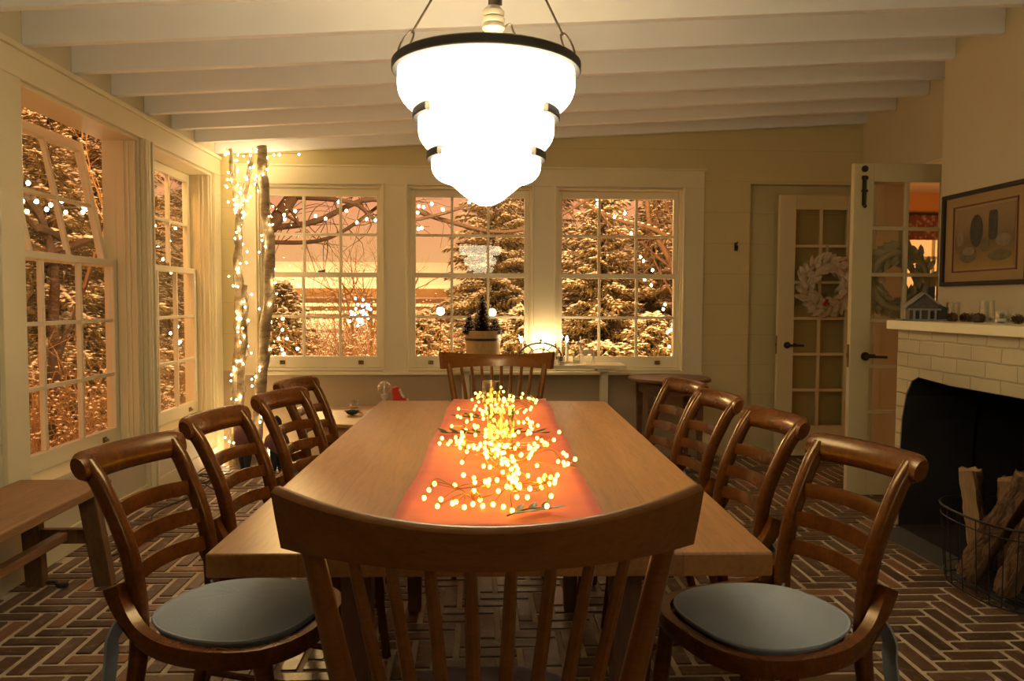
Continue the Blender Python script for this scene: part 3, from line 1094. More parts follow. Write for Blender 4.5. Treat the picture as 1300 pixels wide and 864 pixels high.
# ------------------------------------------------------------------ ladder-back dining chairs
def make_chair():
    root = thing('dining_chair', 'x', 'chair', (0, 0, 0), 0, 'dark ladder-back dining chairs')
    # local: +y is the way the sitter looks, origin on floor under the seat centre
    post = lambda s: spline([(s * 0.145, -0.30, 0.0), (s * 0.138, -0.225, 0.25), (s * 0.136, -0.20, 0.43), (s * 0.138, -0.222, 0.60), (s * 0.142, -0.285, 0.745), (s * 0.145, -0.33, 0.81)], 6)
    for s in (-1, 1):
        mb = MB()
        P = post(s)
        k = len(P)
        rs = [0.75 + 0.25 * min(1, i / (k * 0.3)) for i in range(k)]
        mb.tube(P, rs, sect=[(0.020 * math.copysign(abs(math.cos(a_)) ** .7, math.cos(a_)), 0.018 * math.copysign(abs(math.sin(a_)) ** .7, math.sin(a_))) for a_ in [2 * PI * (q_ + .5) / 12 for q_ in range(12)]], up=(1, 0, 0))
        mb.build('back_post', M['chair'], root, smooth=60)
    # rolled crest rail, concave towards the sitter
    mb = MB()
    sect = []
    for i in range(16):
        a = 2 * PI * i / 16
        sect.append((0.022 * math.cos(a), 0.037 * math.sin(a) + (0.007 * math.cos(a))))
    P = []
    for i in range(21):
        u = i / 20 * 2 - 1
        P.append((u * 0.180, -0.350 + 0.030 * u * u, 0.803))
    mb.tube(P, [0.72 if i in (0, 20) else (0.95 if i in (1, 19) else 1.0) for i in range(21)], sect=sect, up=(0, -0.28, 0.96))
    mb.build('crest_rail', M['chair'], root, smooth=50)
    for z, y in ((0.548, -0.213), (0.620, -0.230), (0.692, -0.262)):
        mb = MB()
        P = [(u * 0.137, y - 0.022 + 0.022 * u * u, z + 0.006 * (1 - u * u)) for u in [i / 10 * 2 - 1 for i in range(11)]]
        mb.tube(P, 1.0, sect=[(-0.008, -0.019), (0.008, -0.019), (0.010, 0.0), (0.008, 0.019), (-0.008, 0.019), (-0.010, 0.0)], up=(0, -0.2, 1))
        mb.build('slat', M['chair'], root, smooth=40)
    # bent seat hoop whose ends rise and curl beside the back posts
    half = [(0.0, 0.190, 0.417), (0.10, 0.180, 0.417), (0.175, 0.130, 0.417), (0.207, 0.04, 0.417), (0.203, -0.07, 0.419), (0.184, -0.15, 0.433), (0.171, -0.20, 0.465), (0.167, -0.230, 0.505), (0.167, -0.242, 0.535)]
    P = spline([(-x, y, z) for x, y, z in reversed(half[1:])] + half, 5)
    mb = MB()
    mb.tube(P, 1.0, sect=[(-0.013, -0.020), (0.013, -0.020), (0.017, 0.0), (0.013, 0.020), (-0.013, 0.020), (-0.017, 0.0)], up=(0, 0, 1))
    mb.build('seat_hoop', M['chair'], root, smooth=40)
    mb = MB()
    pl = []
    for i in range(28):
        a = 2 * PI * i / 28
        pl.append((0.195 * math.copysign(abs(math.cos(a)) ** 0.8, math.cos(a)) * (1 - 0.14 * max(0, -math.sin(a))), -0.012 + 0.18 * math.copysign(abs(math.sin(a)) ** 0.8, math.sin(a))))
    mb.prism(pl, 0.405, 0.428, lambda p, q, a: (p, q, a))
    mb.build('seat', M['chair'], root, bevel=0.004)
    for s in (-1, 1):
        mb = MB()
        mb.tube(spline([(s * 0.165, 0.185, 0.0), (s * 0.160, 0.160, 0.22), (s * 0.158, 0.135, 0.405)], 5), [0.014] * 5 + [0.02] * 5 + [0.022], 10)
        mb.build('front_leg', M['chair'], root, smooth=40)
        mb = MB()
        mb.tube([(s * 0.166, 0.165, 0.17), (s * 0.141, -0.24, 0.19)], 0.009, 8)
        mb.build('stretcher', M['chair'], root, smooth=40)
    mb = MB()
    mb.tube([(-0.153, -0.03, 0.18), (0.153, -0.03, 0.18)], 0.009, 8)
    mb.build('stretcher', M['chair'], root, smooth=40)
    return root


def make_cushion(mat):
    root = thing('seat_cushion', 'x', 'cushion', (0, 0, 0), 0, 'blue-grey seat cushions on the dining chairs')
    n, rings = 48, 8
    mb = MB()

    def outline(a):
        c, s = math.cos(a), math.sin(a)
        x = 0.190 * math.copysign(abs(c) ** 0.75, c)
        y = 0.19 * math.copysign(abs(s) ** 0.75, s)
        x *= (1 - 0.16 * max(0, -y / 0.19))
        return x, y
    vs = [(0, 0, 0.050)]
    for r in range(1, rings + 1):
        q = r / rings
        for k in range(n):
            x, y = outline(2 * PI * k / n)
            vs.append((x * q, y * q, 0.016 + 0.034 * (1 - q ** 2.8) + 0.0015 * math.sin(7 * x * 20) * math.sin(y * 90) * (1 - q)))
    fs = [(0, 1 + k, 1 + (k + 1) % n) for k in range(n)]
    for r in range(rings - 1):
        for k in range(n):
            a, b = 1 + r * n + k, 1 + r * n + (k + 1) % n
            fs.append((a, a + n, b + n, b))
    nv = len(vs)
    for k in range(n):
        x, y = outline(2 * PI * k / n)
        vs.append((x * 0.97, y * 0.97, 0.0))
    for k in range(n):
        fs.append((1 + (rings - 1) * n + k, nv + k, nv + (k + 1) % n, 1 + (rings - 1) * n + (k + 1) % n))
    fs.append(tuple(nv + k for k in range(n)))
    mb.add(vs, fs)
    pad = mb.build('pad', mat, root, smooth=70)
    mb = MB()
    mb.tube([outline(2 * PI * k / n) + (0.015,) for k in range(n)], 0.004, 6, closed=True, up=(0, 0, 1))
    mb.build('piping', mat, root, smooth=60)
    for s in (-1, 1):
        mb = MB()
        mb.tube(spline([(s * 0.13, -0.165, 0.006), (s * 0.155, -0.195, 0.03), (s * 0.178, -0.215, -0.01), (s * 0.170, -0.228, -0.06), (s * 0.176, -0.232, -0.12)], 5), 1.0,
                sect=[(-0.02, -0.003), (0.0, -0.006), (0.02, -0.003), (0.02, 0.003), (0.0, 0.0), (-0.02, 0.003)], up=(0, 1, 0))
        mb.build('tie', mat, root, smooth=60)
    return root


ch0 = make_chair()
cu0 = make_cushion(M['cushion'])
# (x, y, facing direction in degrees, label of the chair, label of its cushion)
CH = [
    (0.664, 1.782, -161, 'ladder-back dining chair nearest the camera on the fireplace side', 'blue-grey cushion on the nearest chair at the fireplace side'),
    (0.642, 2.395, -170.5, 'second ladder-back dining chair from the camera on the fireplace side', 'blue-grey cushion on the second chair at the fireplace side'),
    (0.622, 2.926, -171.5, 'third ladder-back dining chair from the camera on the fireplace side', 'blue-grey cushion on the third chair at the fireplace side'),
    (0.629, 3.38, -166, 'ladder-back dining chair on the fireplace side, standing before the dark round table', 'blue-grey cushion on the farthest chair at the fireplace side'),
    (-0.555, 1.86, -17, 'ladder-back dining chair nearest the camera on the window side, beside the bench', 'blue-grey cushion on the nearest chair at the window side'),
    (-0.521, 2.418, -13, 'second ladder-back dining chair from the camera on the window side', 'blue-grey cushion on the second chair at the window side'),
    (-0.464, 2.939, -18.5, 'third ladder-back dining chair from the camera on the window side', 'blue-grey cushion on the third chair at the window side'),
    (-0.509, 3.426, -16, 'ladder-back dining chair on the window side, farthest and beside the blond table', 'blue-grey cushion on the farthest chair at the window side'),
]
for i, (x, y, a, l1, l2) in enumerate(CH):
    c = ch0 if i == 0 else copy_tree(ch0)
    q = cu0 if i == 0 else copy_tree(cu0)
    c.location = (x, y, 0)
    c.rotation_euler = (0, 0, R(a - 90))
    c['label'] = l1
    q.location = (x - 0.022 * math.cos(R(a)), y - 0.022 * math.sin(R(a)), 0.429)
    q.rotation_euler = (0, 0, R(a - 90))
    q['label'] = l2


# ------------------------------------------------------------------ windsor chairs
def make_windsor():
    root = thing('windsor_chair', 'x', 'chair', (0, 0, 0), 0, 'spindle-back end chairs')
    # +y looks at the table; crest rail curves round the sitter's back
    crest_y = lambda u: -0.378 + 0.115 * u * u
    n = 24
    mb = MB()
    vs, fs = [], []
    for i in range(n + 1):
        u = i / n * 2 - 1
        x = u * 0.268
        y = crest_y(u)
        tz = 0.926 + 0.022 * u * u
        bz = 0.870 - 0.006 * u * u
        # outward normal in plan
        t = Vector((0.278, 0.22 * u, 0)).normalized()
        nn = Vector((t.y, -t.x, 0))
        th = 0.013
        lean = 0.016
        for (z, s, l) in ((bz, 1, 0), (bz, -1, 0), ((tz + bz) / 2, -1, .5), (tz - 0.006, -0.9, .95), (tz, -0.3, 1), (tz, 0.3, 1), (tz - 0.006, 0.9, .95), ((tz + bz) / 2, 1, .5)):
            p = Vector((x, y, z)) + nn * (th * s) + Vector((0, -lean * l, 0)) + Vector((u * 0.010 * l, 0, 0))
            vs.append(p)
    for i in range(n):
        for k in range(8):
            l = (k + 1) % 8
            fs.append((i * 8 + k, i * 8 + l, (i + 1) * 8 + l, (i + 1) * 8 + k))
    fs.append(tuple(range(8)))
    fs.append(tuple(n * 8 + k for k in range(7, -1, -1)))
    mb.add(vs, fs)
    mb.build('crest_rail', M['windsor'], root, smooth=45, bevel=0.0)
    for s in (-1, 1):
        mb = MB()
        u = 0.88 * s
        mb.tube([(s * 0.145, -0.20, 0.43), (s * 0.19, -0.245, 0.62), (u * 0.268, crest_y(u), 0.885)], [0.015, 0.018, 0.014], 10)
        mb.build('back_post', M['windsor'], root, smooth=40)
    for k in range(8):
        u = (k - 3.5) / 3.5 * 0.66
        b = (k - 3.5) / 3.5 * 0.105
        mb = MB()
        mb.tube([(b, -0.205 + 0.03 * (u / .66) ** 2, 0.43), ((b * .55 + u * .268 * .45), -0.285 + 0.045 * u * u, 0.63), (u * 0.268, crest_y(u), 0.885)], [0.0085, 0.0105, 0.0075], 8)
        mb.build('spindle', M['windsor'], root, smooth=40)
    pl = []
    for i in range(32):
        a = 2 * PI * i / 32
        c, s = math.cos(a), math.sin(a)
        pl.append((0.225 * math.copysign(abs(c) ** 0.7, c) * (1 - 0.16 * max(0, -s)), 0.22 * math.copysign(abs(s) ** 0.7, s)))
    mb = MB()
    mb.prism(pl, 0.412, 0.448, lambda p, q, a: (p, q, a))
    mb.build('seat', M['windsor'], root, bevel=0.008)
    for sx in (-1, 1):
        for sy in (-1, 1):
            mb = MB()
            mb.tube(spline([(sx * 0.15, sy * 0.14, 0.415), (sx * 0.172, sy * 0.165, 0.22), (sx * 0.195, sy * 0.20, 0.0)], 4), [.016] * 4 + [.02] * 4 + [.012], 10)
            mb.build('leg', M['windsor'], root, smooth=40)
        mb = MB()
        mb.tube([(sx * 0.172, 0.167, 0.20), (sx * 0.172, -0.167, 0.20)], 0.010, 8)
        mb.build('stretcher', M['windsor'], root, smooth=40)
    mb = MB()
    mb.tube([(-0.172, 0, 0.20), (0.172, 0, 0.20)], 0.010, 8)
    mb.build('stretcher', M['windsor'], root, smooth=40)
    return root


w1 = make_windsor()
w1.location = (0.016, 1.285, 0)
w1['label'] = 'spindle-back chair in the foreground, seen from behind at the near table end'
w2 = copy_tree(w1)
w2.location = (0.092, 3.46, 0)
w2.rotation_euler = (0, 0, PI)
w2['label'] = 'spindle-back chair facing the camera at the far table end'
q = make_cushion(M['cushion_purple'])
q.location = (0.016, 1.30, 0.449)
q['label'] = 'mauve cushion on the foreground spindle-back chair'
del q['group']

# ------------------------------------------------------------------ pendant lamp
pl = thing('pendant_lamp', 'big stepped white glass lamp hanging over the dining table', 'lamp', (0.023, 2.33, 0))


def arcp(r0, z0, r1, z1, n=6):
    """quarter-round going down and inwards"""
    return [(r1 + (r0 - r1) * math.cos(PI / 2 * i / n), z1 + (z0 - z1) * (1 - math.sin(PI / 2 * i / n))) for i in range(n + 1)]


prof = [(0.262, 1.872), (0.264, 1.83)] + arcp(0.264, 1.825, 0.17, 1.742, 8)[0:] + [(0.172, 1.738)]
tiers = [
    [(0.262, 1.875), (0.264, 1.835)] + arcp(0.264, 1.83, 0.165, 1.745, 9),
    [(0.165, 1.745), (0.203, 1.742), (0.203, 1.705)] + arcp(0.203, 1.70, 0.135, 1.632, 8),
    [(0.135, 1.632), (0.163, 1.626), (0.164, 1.60)] + arcp(0.164, 1.595, 0.118, 1.548, 6) + [(0.10, 1.537), (0.075, 1.515), (0.045, 1.492), (0.02, 1.48), (0.0, 1.478)],
]
for tpr in tiers:
    MB().lathe(tpr, 56).build('glass_shade', M['shade'], pl, smooth=50, fix=False)
for (r, z, h) in ((0.268, 1.868, 0.024), (0.207, 1.730, 0.022), (0.166, 1.612, 0.020)):
    pr_ = [(r - 0.004, z), (r + 0.010, z), (r + 0.013, z + 0.003), (r + 0.013, z + h), (r + 0.009, z + h + 0.004), (r - 0.022, z + h + 0.004), (r - 0.022, z + h), (r - 0.004, z + h), (r - 0.004, z)]
    if r > 0.25:
        MB().lathe(pr_, 56).build('rim', M['lamp_rim'], pl, smooth=40)
    else:
        for a0 in (0, PI):                    # lower rims cut to side arcs, shaped as if glare hid the rest
            mb = MB()
            k_ = len(pr_) - 1
            vs = [(p * math.cos(a0 + R(-38 + 76 * i / 14)), p * math.sin(a0 + R(-38 + 76 * i / 14)), q) for i in range(15) for p, q in pr_[:-1]]
            fs = [(i * k_ + k, i * k_ + (k + 1) % k_, (i + 1) * k_ + (k + 1) % k_, (i + 1) * k_ + k) for i in range(14) for k in range(k_)]
            mb.add(vs, fs + [tuple(range(k_)), tuple(14 * k_ + k for k in range(k_))])
            mb.build('clip', M['lamp_rim'], pl, smooth=40)  # side arc of a rim; its missing front imitates lamp glare
MB().ell((0.0, 0, 1.815), (0.042, 0.042, 0.05), 20, 12).build('bulb', M['lampbulb'], pl, smooth=90)
# socket gallery inside the top rim, porcelain neck and stem
mb = MB()
mb.tube([(0.02, 0, 2.06), (0.02, 0, 2.36)], 0.016, 14)
mb.tube([(0.04, 0, 2.07), (0.04, 0, 2.36)], 0.006, 8)
mb.build('stem', M['bronze'], pl, smooth=40)
MB().lathe([(0.0, 1.86), (0.022, 1.86), (0.028, 1.88), (0.034, 1.885), (0.034, 1.895), (0.03, 1.90), (0.034, 1.905), (0.034, 1.915), (0.029, 1.92), (0.033, 1.925), (0.033, 1.935), (0.02, 1.95), (0.0, 1.95)], 24, c=(0.02, 0, 0.115)).build('socket', M['porcelain'], pl, smooth=40)
for k, a in enumerate((R(205), R(335), R(90))):
    mb = MB()
    p0 = Vector((0.27 * math.cos(a), 0.27 * math.sin(a), 1.89))
    p1 = Vector((0.035 * math.cos(a) + 0.02, 0.035 * math.sin(a), 2.33))
    d = (p1 - p0).normalized()
    mb.tube([p0 + d * 0.07, p1], 0.0035, 6)
    # elongated link at the rim
    s = d.cross(Vector((0, 1, 0))).normalized() if abs(d.y) < .9 else d.cross(Vector((1, 0, 0))).normalized()
    ring = [p0 + d * (0.035 + 0.042 * math.cos(t)) + s * (0.012 * math.sin(t)) for t in [2 * PI * i / 14 for i in range(14)]]
    mb.tube(ring, 0.003, 6, closed=True)
    mb.build('chain', M['bronze'], pl, smooth=40)
MB().lathe([(0.0, 2.33), (0.05, 2.335), (0.06, 2.36), (0.06, 2.372), (0.0, 2.372)], 24, c=(0.02, 0, 0.0)).build('canopy', M['bronze'], pl, smooth=40)
zt = ceil_z(0.043) + dk
MB().tube([(0.02, 0, 2.37), (0.02, 0, zt)], 0.012, 10).build('drop_rod', M['bronze'], pl, smooth=40)
MB().tube(spline([(-0.005, 0, 1.99), (-0.03, 0.01, 1.985), (-0.06, 0.0, 1.95), (-0.10, 0, 1.90), (-0.18, 0, 1.885)], 5), 0.003, 6).build('wire', M['bronze'], pl, smooth=40)
MB().tube(spline([(0.045, 0, 2.0), (0.07, 0, 2.015), (0.085, 0.0, 1.985), (0.13, 0, 1.94), (0.20, 0, 1.888)], 5), 0.003, 6).build('wire', M['bronze'], pl, smooth=40)


# ------------------------------------------------------------------ fairy lights on the table
def bulb_mesh(r, mat):
    return MB().ell((0, 0, 0), (r, r, r * 1.15), 8, 5).build('bulb', mat, smooth=90)


random.seed(21)
fl = thing('fairy_lights', 'tangle of lit golden micro lights on the orange runner', 'string lights', (0.05, 2.3, TZ + 0.008))
pts = []
segs = []
for k in range(64):
    v = random.random() ** 1.15
    y = -0.80 + 1.72 * v
    x = random.gauss(0.0 + 0.03 * v, 0.055)
    segs.append((x, y))
segs.sort(key=lambda s: s[1] + random.uniform(-.18, .18))
path = []
for (x, y) in segs:
    path.append(Vector((x, y, random.uniform(0.004, 0.035) if random.random() < .85 else random.uniform(.03, .065))))
path = spline(path, 5)
stray = [(-0.124, -0.77), (-0.13, -0.79), (-0.077, -0.78), (-0.06, -0.79), (0.002, -0.76), (0.018, -0.80), (-0.04, -0.75), (0.03, -0.74), (0.05, -0.77), (-0.02, -0.80), (-0.095, -0.72), (-0.045, -0.70),
         (-0.16, -0.74), (-0.155, -0.66), (-0.10, -0.80), (0.17, -0.35), (0.165, -0.42), (0.155, -0.36), (0.175, -0.30), (0.10, 0.02), (0.12, 0.10), (0.09, -0.2), (-0.12, 0.32),
         (-0.11, 0.34), (-0.09, 0.18), (0.13, 0.55), (0.16, 0.7), (0.18, 0.75), (0.15, 0.62), (0.12, 0.5), (0.09, 0.32), (0.085, 0.25), (-0.1, 0.05), (-0.11, -0.1), (-0.09, -0.38),
         (0.10, -0.75), (0.085, -0.82), (0.11, -0.6), (0.12, -0.62), (0.13, -0.58), (-0.05, 0.98), (-0.075, 0.95), (-0.03, 0.985), (0.19, 0.82)]
bp = []
ww = MB()
ww.tube(path, 0.0011, 4)
for (x, y) in stray:
    z = random.uniform(0.005, 0.03)
    bp.append(Vector((x, y, z)))
    q = min(path, key=lambda p: (p - bp[-1]).length)
    mid = (q + bp[-1]) / 2 + Vector((random.uniform(-.02, .02), random.uniform(-.02, .02), 0.02))
    ww.tube(spline([q, mid, bp[-1]], 4), 0.001, 4)
while len(bp) < 290:
    p = random.choice(path)
    d = Vector((random.gauss(0, .022), random.gauss(0, .022), abs(random.gauss(0, .012))))
    b = p + d
    if abs(b.x) > 0.19:
        continue
    b.z = max(0.007, min(b.z, 0.11))
    bp.append(b)
    ww.tube([p, b], 0.0009, 4)
ww.build('wire', M['copper'], fl)['kind'] = 'stuff'
bp.sort(key=lambda p: p.y)
b0 = bulb_mesh(0.0047, M['fairy'])
b0.parent = fl
b0.location = bp[0]
for p in bp[1:100]:
    c = b0.copy()
    col.objects.link(c)
    c.location = p
rest = MB()
for p in bp[100:]:
    rest.ell(p, (0.0047, 0.0047, 0.0055), 8, 5)
o = rest.build('far_bulbs', M['fairy'], fl, smooth=90)
o['kind'] = 'stuff'


def tumbler(name, loc, r, h, label, group=None, cat='glass', wick=False, taper=0.9, mat=None):
    root = thing(name, label, cat, loc, 0, group)
    t = 0.003
    MB().lathe([(0, 0.0), (r * taper, 0.0), (r, h), (r - t, h), (r * taper - t, 0.008), (0, 0.008)], 28).build('glass', mat or M['clear'], root, smooth=40)
    MB().tube([((r - t / 2) * math.cos(a), (r - t / 2) * math.sin(a), h) for a in [2 * PI * i / 28 for i in range(28)]], 0.0022, 6, closed=True).build('lip', M['clear'], root, smooth=60)
    if wick:
        MB().lathe([(0, 0.009), (r * taper * 0.7, 0.009), (r * taper * 0.7, 0.022), (0, 0.022)], 20).build('tealight', M['white_metal'], root, smooth=40)
    return root


tumbler('glass_jar', (0.050, 2.93, TZ + 0.010), 0.034, 0.115, 'clear glass jar among the fairy lights nearer the far table end', 'clear glass jars on the runner')
tumbler('glass_jar', (0.066, 2.20, TZ + 0.010), 0.040, 0.115, 'clear glass jar among the fairy lights at the middle of the table', 'clear glass jars on the runner')


def leaf_blade(mb, base, d, L, Wd, nrm):
    d = Vector(d).normalized()
    s = d.cross(Vector(nrm)).normalized()
    b = Vector(base)
    n2 = s.cross(d)
    p = [b, b + d * L * .3 + s * Wd * .8, b + d * L * .65 + s * Wd * .7, b + d * L, b + d * L * .65 - s * Wd * .7, b + d * L * .3 - s * Wd * .8, b + d * L * .35 - n2 * Wd * .3, b + d * L * .7 - n2 * Wd * .25]
    mb.add(p, [(0, 1, 6), (1, 2, 7, 6), (2, 3, 7), (3, 4, 7), (4, 5, 6, 7), (5, 0, 6)])


def sprig(loc, rz, n, label, size=1.0):
    root = thing('greenery_sprig', label, 'greenery', loc, rz, 'green sprigs on the runner')
    MB().tube(spline([(-0.06 * size, 0, 0.004), (0, 0.006, 0.010), (0.07 * size, 0, 0.008)], 5), 0.0016, 5).build('stem', M['twig'], root, smooth=60)
    mb = MB()
    for k in range(n):
        x = (-0.05 + 0.11 * k / max(1, n - 1)) * size
        s = 1 if k % 2 else -1
        leaf_blade(mb, (x, 0, 0.009), (0.75, s * 0.7, 0.18), 0.05 * size, 0.012 * size, (0, 0, 1))
    mb.build('leaves', M['leaf'], root, smooth=60, fix=False)
    return root


random.seed(8)
sprig((0.10, 1.50, TZ + 0.009), R(25), 7, 'dark green sprig under the lights at the near end of the runner', 0.8)
sprig((0.14, 2.42, TZ + 0.009), R(-10), 7, 'dark green sprig right of the middle glass jar')
sprig((-0.04, 2.40, TZ + 0.009), R(170), 7, 'dark green sprig left of the middle glass jar')
sprig((0.00, 2.72, TZ + 0.009), R(150), 6, 'dark green sprig before the farther glass jar')

# ------------------------------------------------------------------ bench
bn = thing('bench', 'long low wooden bench along the side windows', 'bench', (-1.70, 2.10, 0))
MB().bb(-0.185, 0.185, -1.12, 1.12, 0.412, 0.45).build('seat', M['bench'], bn, bevel=0.006)
for sy in (-1, 1):
    for sx in (-1, 1):
        mb = MB()
        mb.tube([(sx * 0.140, sy * 1.14, 0), (sx * 0.115, sy * 1.06, 0.412)], 1.0, sect=[(-0.036, -0.022), (0.036, -0.022), (0.036, 0.022), (-0.036, 0.022)], up=(0, 1, 0))
        mb.build('leg', M['bench_leg'], bn, bevel=0.003)
    MB().bb(-0.12, 0.12, sy * 1.10 - 0.016, sy * 1.10 + 0.016, 0.19, 0.25).build('crossbar', M['bench_leg'], bn, bevel=0.003)
    MB().bb(-0.16, 0.16, sy * 1.055 - 0.03, sy * 1.055 + 0.03, 0.385, 0.412).build('cleat', M['bench_leg'], bn, bevel=0.003)
MB().bb(-0.02, 0.02, -1.083, 1.083, 0.205, 0.24).build('stretcher', M['bench'], bn, bevel=0.003)

# ------------------------------------------------------------------ birch trunks with lights in the corner
random.seed(4)


def trunk(name, label, limbs, seed, nb, lab2):
    random.seed(seed)
    root = thing(name, label, 'tree trunk', limbs[0][0][0], 0, 'birch trunks in the corner')
    base = Vector(limbs[0][0][0])
    allp = []
    for li, (pts, ra, rb) in enumerate(limbs):
        P = [p - base for p in spline(pts, 9)]
        k = len(P)
        rs = [(ra + (rb - ra) * i / (k - 1)) * (1 + 0.09 * math.sin(i * 1.7 + li)) for i in range(k)]
        P = [p + Vector((0.005 * math.sin(i * .9), 0.005 * math.cos(i * 1.1), 0)) if 0 < i < k - 1 else p for i, p in enumerate(P)]
        mb = MB()
        mb.tube(P, rs, 12)
        mb.build('trunk' if li == 0 else 'limb', M['birch'], root, smooth=60)
        allp.append((P, rs))
    sl = thing('string_lights', lab2, 'string lights', base, 0, 'lit strings wound round the birch trunks')
    bulbs = []
    for li, (P, rs) in enumerate(allp):
        L = len(P)
        turns = (5.5 if li == 0 else 2.5)
        W = []
        for i in range(L * 4):
            f = i / (L * 4 - 1) * (L - 1)
            a = int(min(f, L - 2))
            t = f - a
            p = P[a].lerp(P[a + 1], t)
            r = rs[a] + 0.007
            ang = 2 * PI * turns * i / (L * 4) + li
            W.append(p + Vector((math.cos(ang) * r, math.sin(ang) * r, 0)))
        MB().tube(W, 0.0015, 4).build('wire', M['green_wire'], sl)
        cnt = int(nb * (1.0 if li == 0 else 0.5))
        for k in range(cnt):
            w_ = W[int((k + random.random() * .6) / cnt * (len(W) - 1))]
            f = w_.copy()
            out = Vector((random.uniform(-1, 1), random.uniform(-1, .3), random.uniform(-.4, .4))).normalized() * random.uniform(0.012, 0.05)
            bulbs.append(f + out)
    st = MB()
    b0 = bulb_mesh(0.0060, M['birchbulb'])
    b0.parent = sl
    b0.location = bulbs[0]
    for p in bulbs[1:98]:
        c = b0.copy()
        col.objects.link(c)
        c.location = p
    return root


trunk('birch_trunk', 'forked birch trunk leaning in the corner, left of the straight one',
      [([(-1.762, 5.58, 0), (-1.745, 5.6, 0.5), (-1.715, 5.6, 1.085), (-1.72, 5.6, 1.5), (-1.70, 5.6, 1.85)], 0.037, 0.024),
       ([(-1.70, 5.6, 1.80), (-1.74, 5.61, 2.0), (-1.775, 5.62, 2.27)], 0.024, 0.017),
       ([(-1.70, 5.6, 1.80), (-1.655, 5.6, 2.0), (-1.60, 5.61, 2.275)], 0.020, 0.014)], 14, 48, 'warm white string lights wound round the forked birch trunk')
trunk('birch_trunk', 'slim birch trunk close in front of the forked one',
      [([(-1.715, 5.50, 0), (-1.69, 5.51, 0.5), (-1.652, 5.51, 0.95), (-1.645, 5.51, 1.30)], 0.032, 0.017)], 15, 34, 'warm white string lights on the slim birch trunk')
trunk('birch_trunk', 'straight birch trunk standing right in the corner, in front of the back window',
      [([(-1.60, 5.52, 0), (-1.565, 5.55, 0.45), (-1.525, 5.56, 0.92), (-1.485, 5.57, 1.45), (-1.52, 5.57, 1.95), (-1.535, 5.57, 2.28)], 0.044, 0.034)], 16, 62, 'warm white string lights wound round the straight birch trunk')
sl = thing('string_lights', 'short run of warm white bulbs along the farthest ceiling joist', 'string lights', (-1.6, 5.74, 2.255))
MB().tube(spline([(-0.2, 0, 0.0), (0.0, -.01, 0.0), (0.12, -.01, 0.005), (0.30, 0, 0.012)], 5), 0.0015, 4).build('wire', M['green_wire'], sl)
for x in (-0.24, -0.15, -0.06, 0.05, 0.11, 0.15, 0.29):
    c = MB().ell((x, -0.008, -0.006 + .03 * max(0, x)), (0.007, 0.007, 0.008), 8, 5).build('bulb', M['birchbulb'], sl, smooth=90)

sl = thing('string_lights', 'heap of warm white lights on the floor at the foot of the birches', 'string lights', (-1.70, 5.62, 0.0))
random.seed(12)
hp = [Vector((random.gauss(0, .11), random.gauss(0, .07), random.uniform(.012, .10))) for _ in range(22)]
hp = [Vector((max(-.20, min(.24, p.x)), max(-.14, min(.17, p.y)), p.z)) for p in hp]
MB().tube(spline(hp, 5), 0.0015, 4).build('wire', M['green_wire'], sl)
b0 = bulb_mesh(0.0068, M['birchbulb'])
b0.parent = sl
for k, p in enumerate(hp + [(a + b) / 2 for a, b in zip(hp, hp[1:])]):
    c = b0
    if k:
        c = b0.copy()
        col.objects.link(c)
    c.location = p

# power cord heap by the birches
random.seed(6)
pp = [Vector((-1.72 + random.gauss(0, .10), 5.15 + random.gauss(0, .13), 0.008 + random.random() * .03)) for _ in range(16)]
pp = [Vector((-1.85, 5.6, .01))] + pp + [Vector((-1.72, 4.8, .007)), Vector((-1.80, 4.3, .007)), Vector((-1.62, 3.9, .007)), Vector((-1.72, 3.5, .007))]
o = MB().tube(spline(pp, 6), 0.0045, 6).build('power_cord', M['black_cord'], smooth=60)
tag(o, 'dark power cord heaped on the floor by the birch trunks', 'cord')

o = MB().tube(spline([(-1.80, 3.24, 0.010), (-1.76, 3.23, 0.014), (-1.73, 3.20, 0.010), (-1.70, 3.22, 0.012)], 5), [0.006] * 5 + [0.009] * 5 + [0.012] * 5 + [0.004], 6).build('fallen_twig', M['black_cord'], smooth=60)
tag(o, 'small dark twig lying on the brick floor by the bench', 'twig')


# ------------------------------------------------------------------ little figures by the birches
def figure(loc, rz, label, s=1.0):
    root = thing('figurine', label, 'figurine', loc, rz, 'dressed figures on the floor in the corner')
    root.scale = (s * 0.9, s * 0.9, s)
    mb = MB()
    mb.lathe([(0.0, 0.14), (0.035, 0.145), (0.06, 0.165), (0.082, 0.205), (0.088, 0.25), (0.078, 0.29), (0.055, 0.32), (0.03, 0.335), (0.0, 0.34)], 24, sxy=(1, .85))
    mb.ell((0.085, -0.02, 0.235), (0.022, 0.022, 0.06), 10, 7, (0, -0.25, 0))
    mb.ell((-0.085, -0.02, 0.235), (0.022, 0.022, 0.06), 10, 7, (0, 0.25, 0))
    mb.build('coat', M['purple'], root, smooth=60)
    for sx in (-1, 1):
        mb = MB()
        mb.tube([(sx * 0.028, 0, 0.19), (sx * 0.026, 0, 0.10), (sx * 0.022, 0, 0.03)], [0.042, 0.032, 0.020], 10)
        mb.ell((sx * 0.022, -0.016, 0.018), (0.020, 0.036, 0.018), 10, 7)
        mb.build('leg', M['navy'], root, smooth=60)
    mb = MB()
    mb.ell((0, -0.004, 0.362), (0.036, 0.036, 0.042), 12, 8)
    mb.ell((0, -0.042, 0.358), (0.008, 0.010, 0.008), 8, 6)
    mb.build('head', M['white_felt'], root, smooth=60)
    MB().lathe([(0.045, 0.375), (0.042, 0.40), (0.03, 0.425), (0.008, 0.445), (0, 0.448)], 16).build('hat', M['navy'], root, smooth=60)
    return root


